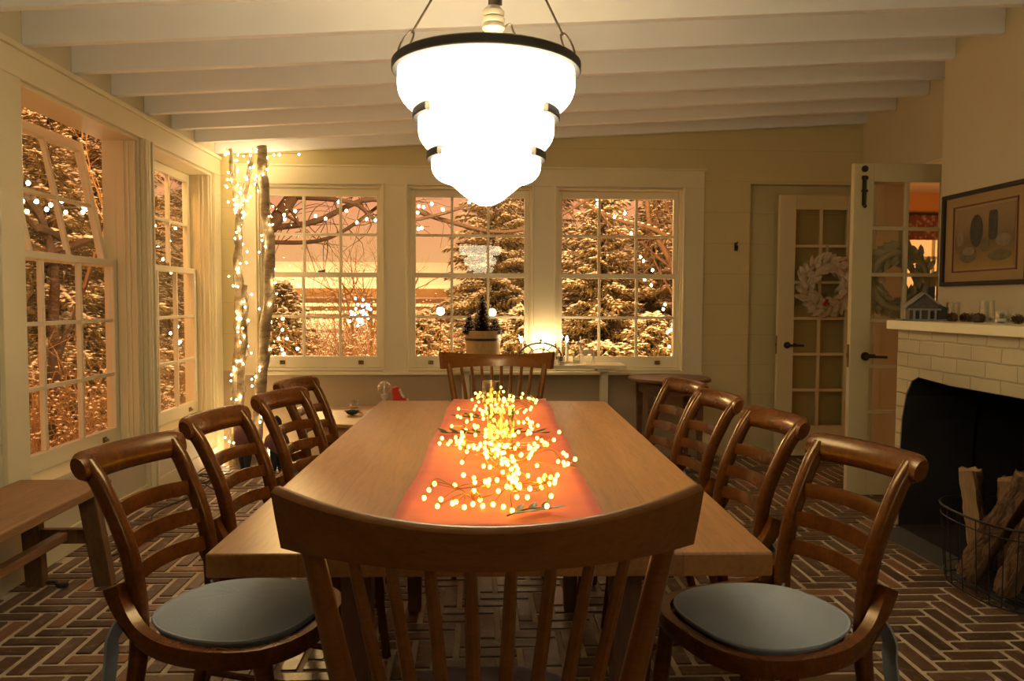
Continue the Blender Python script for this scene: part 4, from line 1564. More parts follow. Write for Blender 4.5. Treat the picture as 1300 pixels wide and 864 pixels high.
figure((-1.615, 5.36, 0), R(150), 'small dressed figure in a dusty purple coat at the foot of the birches')
figure((-1.40, 5.38, 0), R(200), 'dressed figure seen through the chair backs, right of the other figure', 0.88)

# ------------------------------------------------------------------ blond side table and what stands on it
st = thing('side_table', 'low blond wood side table with rounded ends near the back windows', 'table', (-0.60, 4.70, 0))
ell = [(0.41 * math.copysign(abs(math.cos(a)) ** .75, math.cos(a)), 0.40 * math.copysign(abs(math.sin(a)) ** .75, math.sin(a))) for a in [2 * PI * i / 48 for i in range(48)]]
MB().prism(ell, 0.478, 0.50, lambda p, q, a: (p, q, a)).build('tabletop', M['light_wood'], st, bevel=0.004)
MB().prism([(x * .93, y * .93) for x, y in ell], 0.415, 0.478, lambda p, q, a: (p, q, a)).build('apron', M['light_wood'], st, bevel=0.003)
for sx in (-1, 1):
    for sy in (-1, 1):
        MB().tube(spline([(sx * 0.26, sy * 0.25, 0.415), (sx * 0.30, sy * 0.28, 0.30), (sx * 0.27, sy * 0.26, 0.15), (sx * 0.30, sy * 0.29, 0.0)], 6), 0.011, 8).build('leg', M['white_metal'], st, smooth=60)
bl_ = thing('bulb_ornament', 'clear round glass ornament on a pale stem on the blond table', 'ornament', (-0.605, 4.97, 0.50))
MB().ell((0, 0, 0.131), (0.044, 0.044, 0.046), 24, 14).build('globe', M['clear'], bl_, smooth=60)
MB().lathe([(0, 0.0), (0.03, 0.0), (0.028, 0.012), (0.011, 0.02), (0.011, 0.06), (0.018, 0.066), (0.022, 0.088), (0.0, 0.09)], 20).build('stem', M['white_metal'], bl_, smooth=50)
MB().tube([(0, 0, 0.09), (0, 0, 0.165)], 0.007, 8).build('core', M['white_felt'], bl_, smooth=60)
rd = thing('red_ornament', 'small red felt ornament with a pale trim beside the clear globe', 'ornament', (-0.505, 4.96, 0.50))
mb = MB()
mb.tube(spline([(-0.012, 0, 0.0), (-0.012, 0, 0.05), (-0.02, 0, 0.10), (-0.03, 0, 0.142)], 5), [.036] * 4 + [.034] * 4 + [.030] * 4 + [.024] * 3 + [.012], 14)
mb.ell((0.025, -0.004, 0.035), (0.04, 0.034, 0.033), 14, 9)
mb.build('body', M['red'], rd, smooth=60)
mb = MB()
for (x, z) in ((0.004, 0.118), (0.010, 0.104), (0.016, 0.090), (0.026, 0.078), (0.052, 0.058)):
    mb.ell((x, -0.022, z), (0.009, 0.009, 0.010), 10, 6)
mb.build('trim', M['white_felt'], rd, smooth=60)
dg = thing('leafy_ornament', 'small dark green bundle lying on the blond table', 'ornament', (-0.765, 4.68, 0.50))
dg.scale = (0.72, 0.72, 0.8)
mb = MB()
mb.ell((0, 0, 0.022), (0.052, 0.03, 0.022), 14, 8)
for k in range(18):
    a = k * 2.4
    leaf_blade(mb, (0.03 * math.cos(a), 0.018 * math.sin(a), 0.02), (math.cos(a), math.sin(a), 0.35), 0.045, 0.012, (0, 0, 1))
mb.build('leaves', M['leaf'], dg, smooth=60, fix=False)
MB().tube([(0.05, 0, 0.02), (0.09, 0.0, 0.012)], 0.004, 6).build('stem', M['berry'], dg, smooth=60)
o = thing('glass_tumbler', 'small clear glass at the left edge of the blond table', 'glass', (-0.80, 4.98, 0.50))
MB().lathe([(0, 0), (0.026, 0), (0.028, 0.05), (0.025, 0.05), (0.023, 0.006), (0, 0.006)], 20).build('glass', M['clear'], o, smooth=40)

# ------------------------------------------------------------------ console under the back windows
cs = thing('console_table', 'narrow cream console table below the middle and right back windows', 'table', (0.43, 5.63, 0))
MB().bb(-0.64, 0.645, -0.14, 0.14, 0.708, 0.736).build('tabletop', M['trim'], cs, bevel=0.004)
for sx in (-0.52, 0.50):
    MB().bb(sx - 0.028, sx + 0.028, -0.03, 0.03, 0.03, 0.69).build('leg', M['trim'], cs, bevel=0.004)
    MB().bb(sx - 0.07, sx + 0.07, -0.12, 0.12, 0.688, 0.708).build('bracket', M['trim'], cs, bevel=0.004)
    MB().bb(sx - 0.04, sx + 0.04, -0.13, 0.13, 0.0, 0.03).build('foot', M['trim'], cs, bevel=0.004)
CZ = 0.737
bk = thing('wooden_bucket', 'yellow wooden bucket on the console before the middle window', 'bucket', (0.035, 5.60, CZ))
MB().lathe([(0.0, 0), (0.112, 0), (0.135, 0.245), (0.124, 0.245), (0.105, 0.02), (0.0, 0.02)], 32).build('staves', M['bucket'], bk, smooth=35)
MB().lathe([(0.128, 0.172), (0.1315, 0.172), (0.1332, 0.19), (0.130, 0.19), (0.128, 0.172)], 32).build('band', M['bronze'], bk, smooth=40)
MB().lathe([(0.116, 0.03), (0.1165, 0.03), (0.1185, 0.045), (0.117, 0.045), (0.116, 0.03)], 32).build('band', M['bronze'], bk, smooth=40)
MB().lathe([(0, 0.20), (0.118, 0.205), (0.118, 0.20)], 24).build('filling', M['dark_model'], bk, smooth=40)


def bottle_brush(loc, h, r, label, seed):
    random.seed(seed)
    root = thing('bottle_brush_tree', label, 'ornament', loc, 0, 'little brush trees in the wooden bucket')
    MB().tube([(0, 0, 0), (0, 0, h)], 0.004, 6).build('stem', M['bark'], root)
    V, F = [], []
    for i in range(2400):
        t = random.random() ** 1.3
        z = h * (0.08 + 0.92 * t)
        L = r * (1 - t) ** 0.85 + 0.006
        a = random.uniform(0, 2 * PI)
        d = Vector((math.cos(a), math.sin(a), random.uniform(-.1, .35)))
        p0 = Vector((0, 0, z))
        p1 = p0 + d * L
        s = Vector((-math.sin(a), math.cos(a), 0)) * 0.0035
        n = len(V)
        V += [p0 - s, p0 + s, p1 + s * .9, p1 - s * .9]
        F.append((n, n + 1, n + 2, n + 3))
    o = np_mesh('bristles', [tuple(v) for v in V], F, M['dark_needles'], root)
    V, F = [], []
    mb = MB()
    for i in range(120):
        t = random.random() ** 1.2
        z = h * (0.1 + 0.9 * t)
        L = r * (1 - t) ** 0.85 + 0.004
        a = random.uniform(0, 2 * PI)
        mb.ell((L * math.cos(a), L * math.sin(a), z + .004), (0.005, 0.005, 0.003), 6, 4)
    mb.build('flock', M['snow'], root, smooth=80)
    return root


bottle_brush((0.030, 5.60, CZ + 0.205), 0.30, 0.078, 'tall snowy brush tree in the middle of the bucket', 1)
bottle_brush((-0.066, 5.56, CZ + 0.206), 0.155, 0.05, 'short brush tree at the left of the bucket', 2)
bottle_brush((0.122, 5.56, CZ + 0.206), 0.125, 0.048, 'short brush tree at the right of the bucket', 3)

# iron arch candle holder
ar = thing('arch_candle_holder', 'black iron arched candle holder on the console', 'candle holder', (0.46, 5.66, CZ))
mb = MB()
arc = [(0.155 * math.cos(a), 0, 0.05 + 0.10 * math.sin(a)) for a in [PI * i / 20 for i in range(21)]]
mb.tube(arc, 0.006, 8)
arc2 = [(0.09 * math.cos(a), 0, 0.05 + 0.055 * math.sin(a)) for a in [PI * i / 16 for i in range(17)]]
mb.tube(arc2, 0.004, 6)
mb.bb(-0.165, 0.165, -0.03, 0.03, 0.03, 0.052)
for x in (-0.15, 0.15):
    mb.bb(x - .012, x + .012, -0.03, 0.03, 0, 0.03)
for k in range(5):
    a = PI * (k + 0.5) / 5
    mb.tube([(0.09 * math.cos(a), 0, 0.05 + 0.055 * math.sin(a)), (0.155 * math.cos(a), 0, 0.05 + .10 * math.sin(a))], 0.004, 6)
mb.build('arch', M['iron'], ar, smooth=40)
for x, z in ((-0.115, 0.118), (0.0, 0.15), (0.115, 0.118)):
    MB().lathe([(0.004, z), (0.005, z + .012), (0.016, z + .018), (0.017, z + 0.024), (0.004, z + .024), (0.002, z + .05), (0, z + .052)], 14, c=(x, 0, 0)).build('candle_cup', M['iron'], ar, smooth=40)


def candle(loc, h, label):
    root = thing('candle_light', label, 'candle', loc, 0, 'lit candle lights on the console')
    MB().lathe([(0, 0), (0.03, 0), (0.03, 0.01), (0.012, 0.014), (0.011, h), (0, h)], 20).build('candle', M['white_fig'], root, smooth=40)
    MB().lathe([(0, h), (0.007, h + .008), (0.010, h + .02), (0.006, h + .036), (0, h + .05)], 12).build('flame', M['flame'], root, smooth=70)
    return root


candle((0.325, 5.73, CZ), 0.15, 'lit candle light left of the iron arch, before the middle window')
candle((0.665, 5.73, CZ), 0.155, 'lit candle light right of the iron arch, before the right window')
candle((0.49, 5.745, CZ), 0.12, 'lit candle light hidden behind the iron arch, before the window post')


def reindeer(loc, s, rz, label):
    root = thing('reindeer_figurine', label, 'figurine', loc, rz, 'white animal figurines on the console')
    root.scale = (s, s, s)
    mb = MB()
    mb.tube(spline([(-0.06, 0, 0.100), (-0.03, 0, 0.105), (0.02, 0, 0.10), (0.045, 0, 0.11), (0.058, 0, 0.15), (0.066, 0, 0.178)], 5),
            [.014] * 3 + [.021] * 4 + [.020] * 5 + [.021] * 3 + [.016] * 4 + [.012] * 3 + [.011] * 3 + [.010], 12)
    mb.ell((0.078, 0, 0.178), (0.022, 0.010, 0.011), 12, 8, (0, 0.35, 0))
    mb.ell((-0.072, 0, 0.112), (0.012, 0.006, 0.006), 8, 6)
    for sy in (-1, 1):
        mb.ell((0.058, sy * .014, 0.192), (0.004, 0.010, 0.006), 8, 6)
    mb.build('body', M['white_fig'], root, smooth=60)
    for x, y, fx in ((0.035, -0.012, 0.01), (0.030, 0.012, -0.006), (-0.052, -0.012, -0.014), (-0.045, 0.012, 0.012)):
        MB().tube([(x, y, 0.10), (x + fx * .3 + (0.006 if x > 0 else -0.008), y, 0.055), (x + fx, y, 0.0)], [0.0095, 0.0055, 0.0045], 8).build('leg', M['white_fig'], root, smooth=60)
    for sy in (-1, 1):
        mb = MB()
        mb.tube(spline([(0.062, sy * .006, 0.19), (0.055, sy * .02, 0.215), (0.062, sy * .03, 0.24)], 4), [.003] * 8 + [.0015], 6)
        mb.tube([(0.056, sy * .02, 0.213), (0.070, sy * .024, 0.225)], [.0025, .0012], 6)
        mb.build('antler', M['white_fig'], root, smooth=60)
    return root


reindeer((0.80, 5.60, CZ), 0.86, PI, 'slim white reindeer figurine at the right end of the console')
reindeer((0.535, 5.555, CZ), 0.66, 0, 'white animal figurine standing before the iron arch')
reindeer((0.43, 5.55, CZ), 0.55, PI, 'smaller white animal figurine left before the iron arch')
tumbler('votive_glass', (0.305, 5.54, CZ), 0.028, 0.065, 'clear votive glass between the bucket and the iron arch', 'clear votive glasses on the console', wick=True)
tumbler('votive_glass', (0.60, 5.53, CZ), 0.030, 0.06, 'clear votive glass before the right foot of the iron arch', 'clear votive glasses on the console', wick=True)
tumbler('votive_glass', (0.715, 5.54, CZ), 0.030, 0.085, 'taller clear votive glass beside the slim white reindeer', 'clear votive glasses on the console', wick=True)

# ------------------------------------------------------------------ dark round side table
rt = thing('round_side_table', 'dark round side table against the back wall', 'table', (1.37, 5.44, 0))
MB().lathe([(0, 0.630), (0.285, 0.630), (0.295, 0.637), (0.295, 0.648), (0.287, 0.655), (0, 0.655)], 48).build('tabletop', M['round_wood'], rt, smooth=35)
mb = MB()
mb.bb(-0.19, 0.19, -0.19, 0.19, 0.54, 0.630)
mb.build('apron', M['round_wood'], rt, bevel=0.003)
MB().bb(-0.15, 0.02, -0.197, -0.19, 0.555, 0.617).build('drawer_front', M['round_wood'], rt, bevel=0.002)
kn = MB().lathe([(0.0, 0.0), (0.006, 0), (0.006, 0.01), (0.013, 0.016), (0.011, 0.024), (0, 0.026)], 14).build('drawer_knob', M['white_metal'], rt, smooth=50)
kn.location = (-0.10, -0.197, 0.588)
kn.rotation_euler = (PI / 2, 0, 0)
for sx in (-1, 1):
    for sy in (-1, 1):
        MB().tube([(sx * 0.175, sy * 0.175, 0.60), (sx * 0.175, sy * 0.175, 0.0)], [0.023, 0.015], sect=[(-1, -1), (1, -1), (1, 1), (-1, 1)], up=(0, 1, 0)).build('leg', M['round_wood'], rt, bevel=0.003)

# coat hook on the back wall
hk = thing('coat_hook', 'small black hook on the taupe wall left of the recess', 'hook', (1.975, YB, 1.62))
mb = MB()
mb.bb(-0.01, 0.01, -0.006, 0, -0.03, 0.03)
mb.tube(spline([(0, -0.006, -0.012), (0, -0.03, -0.03), (0, -0.045, -0.01), (0, -0.042, 0.006)], 5), 0.005, 6)
mb.tube(spline([(0, -0.006, 0.012), (0, -0.03, 0.02), (0, -0.04, 0.035)], 5), 0.005, 6)
mb.build('hook', M['iron'], hk, smooth=40)

# ------------------------------------------------------------------ picture above the mantel
pc = thing('framed_picture', 'framed still life painting hanging over the fireplace', 'picture', (XC, 3.88, 1.537), rot=(0, 0, -PI / 2))
# local: x along wall (towards the camera = +x), y into the wall; -y faces the room
W2, H2 = 0.345, 0.25
mb = MB()
fwd = 0.022
for (xa, xb, za, zb) in ((-W2, W2, H2 - fwd, H2), (-W2, W2, -H2, -H2 + fwd), (-W2, -W2 + fwd, -H2 + fwd, H2 - fwd), (W2 - fwd, W2, -H2 + fwd, H2 - fwd)):
    mb.bb(xa, xb, -0.03, 0, za, zb)
mb.build('frame', M['frame'], pc, bevel=0.004)
MB().bb(-W2 + fwd, W2 - fwd, -0.012, -0.004, -H2 + fwd, H2 - fwd).build('mat_board', M['mat_board'], pc)
mb = MB()
a, b_ = 0.255, 0.178
for (xa, xb, za, zb) in ((-a, a, b_ - .008, b_), (-a, a, -b_, -b_ + .008), (-a, -a + .008, -b_, b_), (a - .008, a, -b_, b_)):
    mb.bb(xa, xb, -0.016, -0.012, za, zb)
mb.build('fillet', M['red_line'], pc)


def canvas_mat():
    mt, t, bs = new_mat('still_life_paint')
    co = coords(t)
    s = t.nodes.new('ShaderNodeSeparateXYZ')
    t.links.new(co, s.inputs[0])
    zr = N(t, 'ShaderNodeMapRange')
    zr.inputs['From Min'].default_value = -0.165
    zr.inputs['From Max'].default_value = 0.165
    t.links.new(s.outputs['Z'], zr.inputs[0])
    n = N(t, 'ShaderNodeTexNoise', Scale=14.0, Detail=6.0, Roughness=0.65)
    t.links.new(co, n.inputs[0])
    ad = N(t, 'ShaderNodeMath', operation='MULTIPLY_ADD')
    ad.inputs[1].default_value = 0.35
    t.links.new(n.outputs[0], ad.inputs[0])
    t.links.new(zr.outputs[0], ad.inputs[2])
    c = ramp(t, ad.outputs[0], [(0.12, (0.36, 0.24, 0.06)), (0.35, (0.26, 0.16, 0.05)), (0.6, (0.16, 0.10, 0.045)), (0.85, (0.24, 0.16, 0.075)), (1.0, (0.28, 0.19, 0.09))])
    t.links.new(c, bs.inputs['Base Color'])
    bs.inputs['Roughness'].default_value = 0.75
    return mt


MB().bb(-a + .02, a - .02, -0.0145, -0.012, -b_ + .02, b_ - .02).build('canvas', canvas_mat(), pc)
M['pt_dark'] = plain('dark_blue_grey_paint', (0.060, 0.050, 0.034), 0.8, var=0.6, scale=40)
M['pt_white'] = plain('pale_grey_paint', (0.24, 0.19, 0.11), 0.8, var=0.4, scale=40)
M['pt_olive'] = plain('olive_paint', (0.15, 0.12, 0.05), 0.8, var=0.5, scale=40)


def blob(name, mat, cx, cz, rx, rz, y=-0.0150, p=1.0):
    mb = MB()
    pl_ = [(cx + rx * math.copysign(abs(math.cos(t)) ** p, math.cos(t)), cz + rz * math.copysign(abs(math.sin(t)) ** p, math.sin(t))) for t in [2 * PI * i / 28 for i in range(28)]]
    mb.prism(pl_, y, y + 0.0005, lambda u, v, q: (u, q, v))
    return mb.build(name, mat, pc)


blob('painted_jug', M['pt_dark'], -0.055, 0.035, 0.052, 0.085)
blob('painted_crock', M['pt_dark'], 0.075, 0.055, 0.035, 0.075, p=0.4)
blob('painted_bowl', M['pt_olive'], -0.12, -0.085, 0.075, 0.045)
blob('painted_bowl', M['pt_white'], -0.115, -0.068, 0.05, 0.022, y=-0.0156)
blob('painted_plate', M['pt_white'], 0.155, -0.025, 0.058, 0.032)
blob('painted_cup', M['pt_white'], -0.19, 0.0, 0.026, 0.036, p=0.5)
blob('painted_fruit', M['pt_olive'], 0.02, -0.045, 0.04, 0.035)
blob('painted_cloth', M['pt_olive'], 0.13, -0.10, 0.09, 0.028)

# ------------------------------------------------------------------ things on the mantel
MZ = 1.1005
mh = thing('model_house', 'grey miniature house with a snowy roof on the mantel end', 'ornament', (2.345, 3.965, MZ), R(-18))
MB().bb(-0.11, 0.11, -0.07, 0.07, 0, 0.008).build('base', M['mini_snow'], mh, bevel=0.003)
mb = MB()
mb.prism([(-0.07, 0.008), (0.07, 0.008), (0.07, 0.075), (0.0, 0.135), (-0.07, 0.075)], -0.045, 0.045, lambda p, q, a: (p, a, q))
mb.build('walls', M['mini_house'], mh)
mb = MB()
for s in (-1, 1):
    mb.prism([(s * 0.085, 0.066), (0, 0.139), (0, 0.151), (s * 0.085, 0.078)], -0.055, 0.055, lambda p, q, a: (p, a, q))
mb.build('roof', M['mini_snow'], mh, bevel=0.003)
mb = MB()
mb.bb(0.02, 0.055, -0.018, 0.018, 0.10, 0.178)
mb.build('chimney', M['dark_model'], mh, bevel=0.002)
mb = MB()
mb.bb(0.07, 0.108, -0.05, 0.05, 0.008, 0.062)
mb.prism([(0.066, 0.062), (0.112, 0.055), (0.112, 0.066), (0.066, 0.085)], -0.056, 0.056, lambda p, q, a: (p, a, q))
mb.build('annexe', M['dark_model'], mh)
mb = MB()
for x in (-0.05, -0.02, 0.02, 0.05):
    mb.bb(x - 0.005, x + 0.005, -0.062, -0.054, 0.008, 0.055)
mb.prism([(-0.075, 0.055), (0.075, 0.055), (0.075, 0.064), (-0.075, 0.064)], -0.066, -0.045, lambda p, q, a: (p, a, q))
mb.build('porch', M['mini_snow'], mh)
mb = MB()
for x in (-0.035, 0.035):
    mb.prism([(x - 0.012, 0.012), (x + 0.012, 0.012), (x + 0.012, 0.04), (x, 0.05), (x - 0.012, 0.04)], -0.0465, -0.044, lambda p, q, a: (p, a, q))
mb.build('doorways', M['dark_model'], mh)
tumbler('candle_glass', (2.45, 3.865, MZ), 0.032, 0.095, 'clear glass beside the miniature house on the mantel', 'clear candle glasses on the mantel', wick=True, taper=0.95)
tumbler('candle_glass', (2.47, 3.63, MZ), 0.034, 0.105, 'tall clear glass in the middle of the visible mantel', 'clear candle glasses on the mantel', wick=True, taper=0.95)
tumbler('candle_glass', (2.44, 3.47, MZ), 0.036, 0.055, 'low clear glass at the right picture edge on the mantel', 'clear candle glasses on the mantel', wick=True, taper=0.95)


def pinecone():
    random.seed(5)
    root = MB()
    for i in range(46):
        t = i / 45
        a = i * 2.39996
        r = 0.017 * math.sin(PI * min(1, 0.12 + 0.88 * t)) + 0.004
        z = -0.022 + 0.046 * t
        p = Vector((r * math.cos(a), r * math.sin(a), z))
        d = Vector((math.cos(a), math.sin(a), 0.5)).normalized()
        s = Vector((-math.sin(a), math.cos(a), 0)) * 0.006
        n = d.cross(s).normalized() * 0.002
        root.add([p - s - d * .006, p + s - d * .006, p + s * .8 + d * .006, p - s * .8 + d * .006, p + n - d * .004, p + d * .009 + n], [(0, 1, 2, 3), (0, 4, 5, 3), (1, 4, 5, 2), (0, 1, 4), (3, 2, 5)])
    root.ell((0, 0, 0), (0.014, 0.014, 0.022), 10, 7)
    return root.build('pinecone', M['cone'], fix=False)


pk0 = pinecone()
pl_lab = ['brown pinecone right beside the first mantel glass', 'second brown pinecone from the left in the mantel row', 'third brown pinecone from the left in the mantel row', 'fourth brown pinecone from the left in the mantel row',
          'brown pinecone before the tall mantel glass', 'brown pinecone between the two right mantel glasses', 'brown pinecone at the right picture edge on the mantel']
for i, (x, y) in enumerate(((2.41, 3.81), (2.47, 3.80), (2.475, 3.755), (2.48, 3.70), (2.41, 3.60), (2.49, 3.555), (2.46, 3.40))):
    c = pk0 if i == 0 else pk0.copy()
    if i:
        col.objects.link(c)
    c.location = (x, y, MZ + 0.0195)
    c.rotation_euler = (R(85 + 8 * (i % 3)), 0, R(40 * i))
    tag(c, pl_lab[i], 'pinecone', 'pinecones along the mantel')

# ------------------------------------------------------------------ log basket
BX, BY = 2.165, 3.01
lb = thing('log_basket', 'black wire log basket on the hearth', 'basket', (BX, BY, 0.0045))
nA = 26
el = lambda a, z: (0.20 * (0.88 + 0.12 * z / 0.33) * math.copysign(abs(math.cos(a)) ** .8, math.cos(a)), 0.285 * (0.88 + 0.12 * z / 0.33) * math.copysign(abs(math.sin(a)) ** .8, math.sin(a)), z)
hoops = MB()
for z, r in ((0.01, 0.0035), (0.055, 0.0025), (0.29, 0.0025), (0.33, 0.005)):
    hoops.tube([el(2 * PI * i / 52, z) for i in range(52)], r, 6, closed=True, up=(0, 0, 1))
hoops.build('hoops', M['iron'], lb, smooth=60)
for k in range(nA):
    a = 2 * PI * k / nA
    MB().tube([el(a, 0.01), el(a, 0.17), el(a, 0.33)], 0.0022, 6).build('upright', M['iron'], lb, smooth=60)
g = MB()
for k in range(-5, 6):
    x = k * 0.026
    yy = 0.21 * math.sqrt(max(0, 1 - (x / 0.17) ** 2))
    g.tube([(x, -yy, 0.01), (x, yy, 0.01)], 0.0022, 6)
g.build('bottom_grid', M['iron'], lb, smooth=60)


def log(p0, p1, r, seed, label, ang0=0.0, wedge=True):
    """split log from p0 to p1: bark on the round side, pale split faces"""
    random.seed(seed)
    p0, p1 = Vector(p0), Vector(p1)
    d = p1 - p0
    L = d.length
    root = thing('split_log', label, 'log', p0, rot=d.to_track_quat('Z', 'Y').to_euler(), group='split logs in the wire basket')
    n = 10
    sect = []
    for i in range(n + 1):
        a = ang0 + PI * 1.0 * i / n
        sect.append((r * math.cos(a) * random.uniform(.92, 1.06), r * math.sin(a) * random.uniform(.92, 1.06)))
    tip = (-0.45 * r * math.cos(ang0 + PI / 2) + .0, -0.45 * r * math.sin(ang0 + PI / 2))
    full = sect + [tip]
    m_ = 12
    vs, fs = [], []
    for j in range(m_ + 1):
        z = L * j / m_
        for k, (x, y) in enumerate(full):
            q = 1 + 0.09 * math.sin(j * 1.9 + k * 1.3 + seed) + (random.uniform(-.05, .05) if k <= n else 0)
            vs.append((x * q, y * q, z + (0.006 * math.sin(k * 2.1 + seed) if j in (0, m_) else 0)))
    K = len(full)
    bark, split = [], []
    for j in range(m_):
        for k in range(K):
            l = (k + 1) % K
            f_ = (j * K + k, j * K + l, (j + 1) * K + l, (j + 1) * K + k)
            (bark if k < n else split).append(f_)
    split.append(tuple(range(K - 1, -1, -1)))
    split.append(tuple(m_ * K + k for k in range(K)))
    a = MB().add(vs, bark)
    a.build('bark', M['log_bark'], root, smooth=40, fix=False)
    a = MB().add(vs, split)
    a.build('split_face', M['log_wood'], root, fix=False)
    return root


log((2.17, 3.19, 0.04), (2.115, 3.215, 0.47), 0.060, 1, 'split log at the left of the basket, leaning outwards at the top', R(20))
log((2.27, 3.07, 0.04), (2.22, 3.065, 0.46), 0.058, 2, 'split log with a pale flat top standing behind the slanted one', R(60))
log((2.06, 3.06, 0.055), (2.19, 2.895, 0.50), 0.070, 3, 'thick bark-covered log slanting across the front of the basket', R(10))
log((2.09, 2.88, 0.055), (2.15, 2.75, 0.44), 0.062, 4, 'log at the right picture edge of the basket, under the slanted one', R(20))
log((2.31, 2.90, 0.04), (2.315, 2.82, 0.54), 0.048, 5, 'log standing upright at the back right of the basket', R(-10))
log((2.31, 3.18, 0.04), (2.325, 3.17, 0.38), 0.045, 6, 'dark log at the back left of the basket, low behind the others', R(-10))

# ------------------------------------------------------------------ outdoors
rng = np.random.default_rng(11)


def ground_z(x, y):
    return -0.25 + 1.5 * np.clip((y - 9) / 21.0, 0, 1) ** 1.1 + 0.25 * np.clip((-x - 4) / 8.0, 0, 1)


gx = np.linspace(-45, 45, 91)
gy = np.linspace(6.07, 70, 65)
GX, GY = np.meshgrid(gx, gy)
GZ = ground_z(GX, GY) + 0.05 * np.sin(GX * 1.7) * np.sin(GY * 1.3)
V = np.stack([GX.ravel(), GY.ravel(), GZ.ravel()], 1)
I = np.arange(65 * 91).reshape(65, 91)
F = np.stack([I[:-1, :-1].ravel(), I[:-1, 1:].ravel(), I[1:, 1:].ravel(), I[1:, :-1].ravel()], 1)
struct(np_mesh('ground', V, F, M['snow'], smooth=True), 'snow covered garden ground beyond the windows', 'ground')
gx = np.linspace(-45, XL - WT - 0.03, 50)
gy = np.linspace(-12, 6.07, 30)
GX, GY = np.meshgrid(gx, gy)
GZ = ground_z(GX, GY) + 0.05 * np.sin(GX * 1.7) * np.sin(GY * 1.3)
V = np.stack([GX.ravel(), GY.ravel(), GZ.ravel()], 1)
I = np.arange(30 * 50).reshape(30, 50)
F = np.stack([I[:-1, :-1].ravel(), I[:-1, 1:].ravel(), I[1:, 1:].ravel(), I[1:, :-1].ravel()], 1)
struct(np_mesh('ground', V, F, M['snow'], smooth=True), 'snow covered garden ground beside the side windows', 'ground')

OCT_V = np.array([(1, 0, 0), (0, 1, 0), (-1, 0, 0), (0, -1, 0), (0, 0, 1), (0, 0, -0.6)], dtype=np.float32)
OCT_F = np.array([(0, 1, 4), (1, 2, 4), (2, 3, 4), (3, 0, 4), (1, 0, 5), (2, 1, 5), (3, 2, 5), (0, 3, 5)], dtype=np.int32)


def lumps(C, S, rng, ang=None):
    """octahedral snow lumps: centres C (n,3), sizes S (n,3)"""
    n = len(C)
    if ang is None:
        ang = rng.uniform(0, 2 * np.pi, n)
    c, s = np.cos(ang), np.sin(ang)
    P = OCT_V[None] * S[:, None, :]
    X = P[..., 0] * c[:, None] - P[..., 1] * s[:, None]
    Y = P[..., 0] * s[:, None] + P[..., 1] * c[:, None]
    P = np.stack([X, Y, P[..., 2]], -1) + C[:, None, :]
    F = OCT_F[None] + (np.arange(n) * 6)[:, None, None]
    return P.reshape(-1, 3), F.reshape(-1, 3)


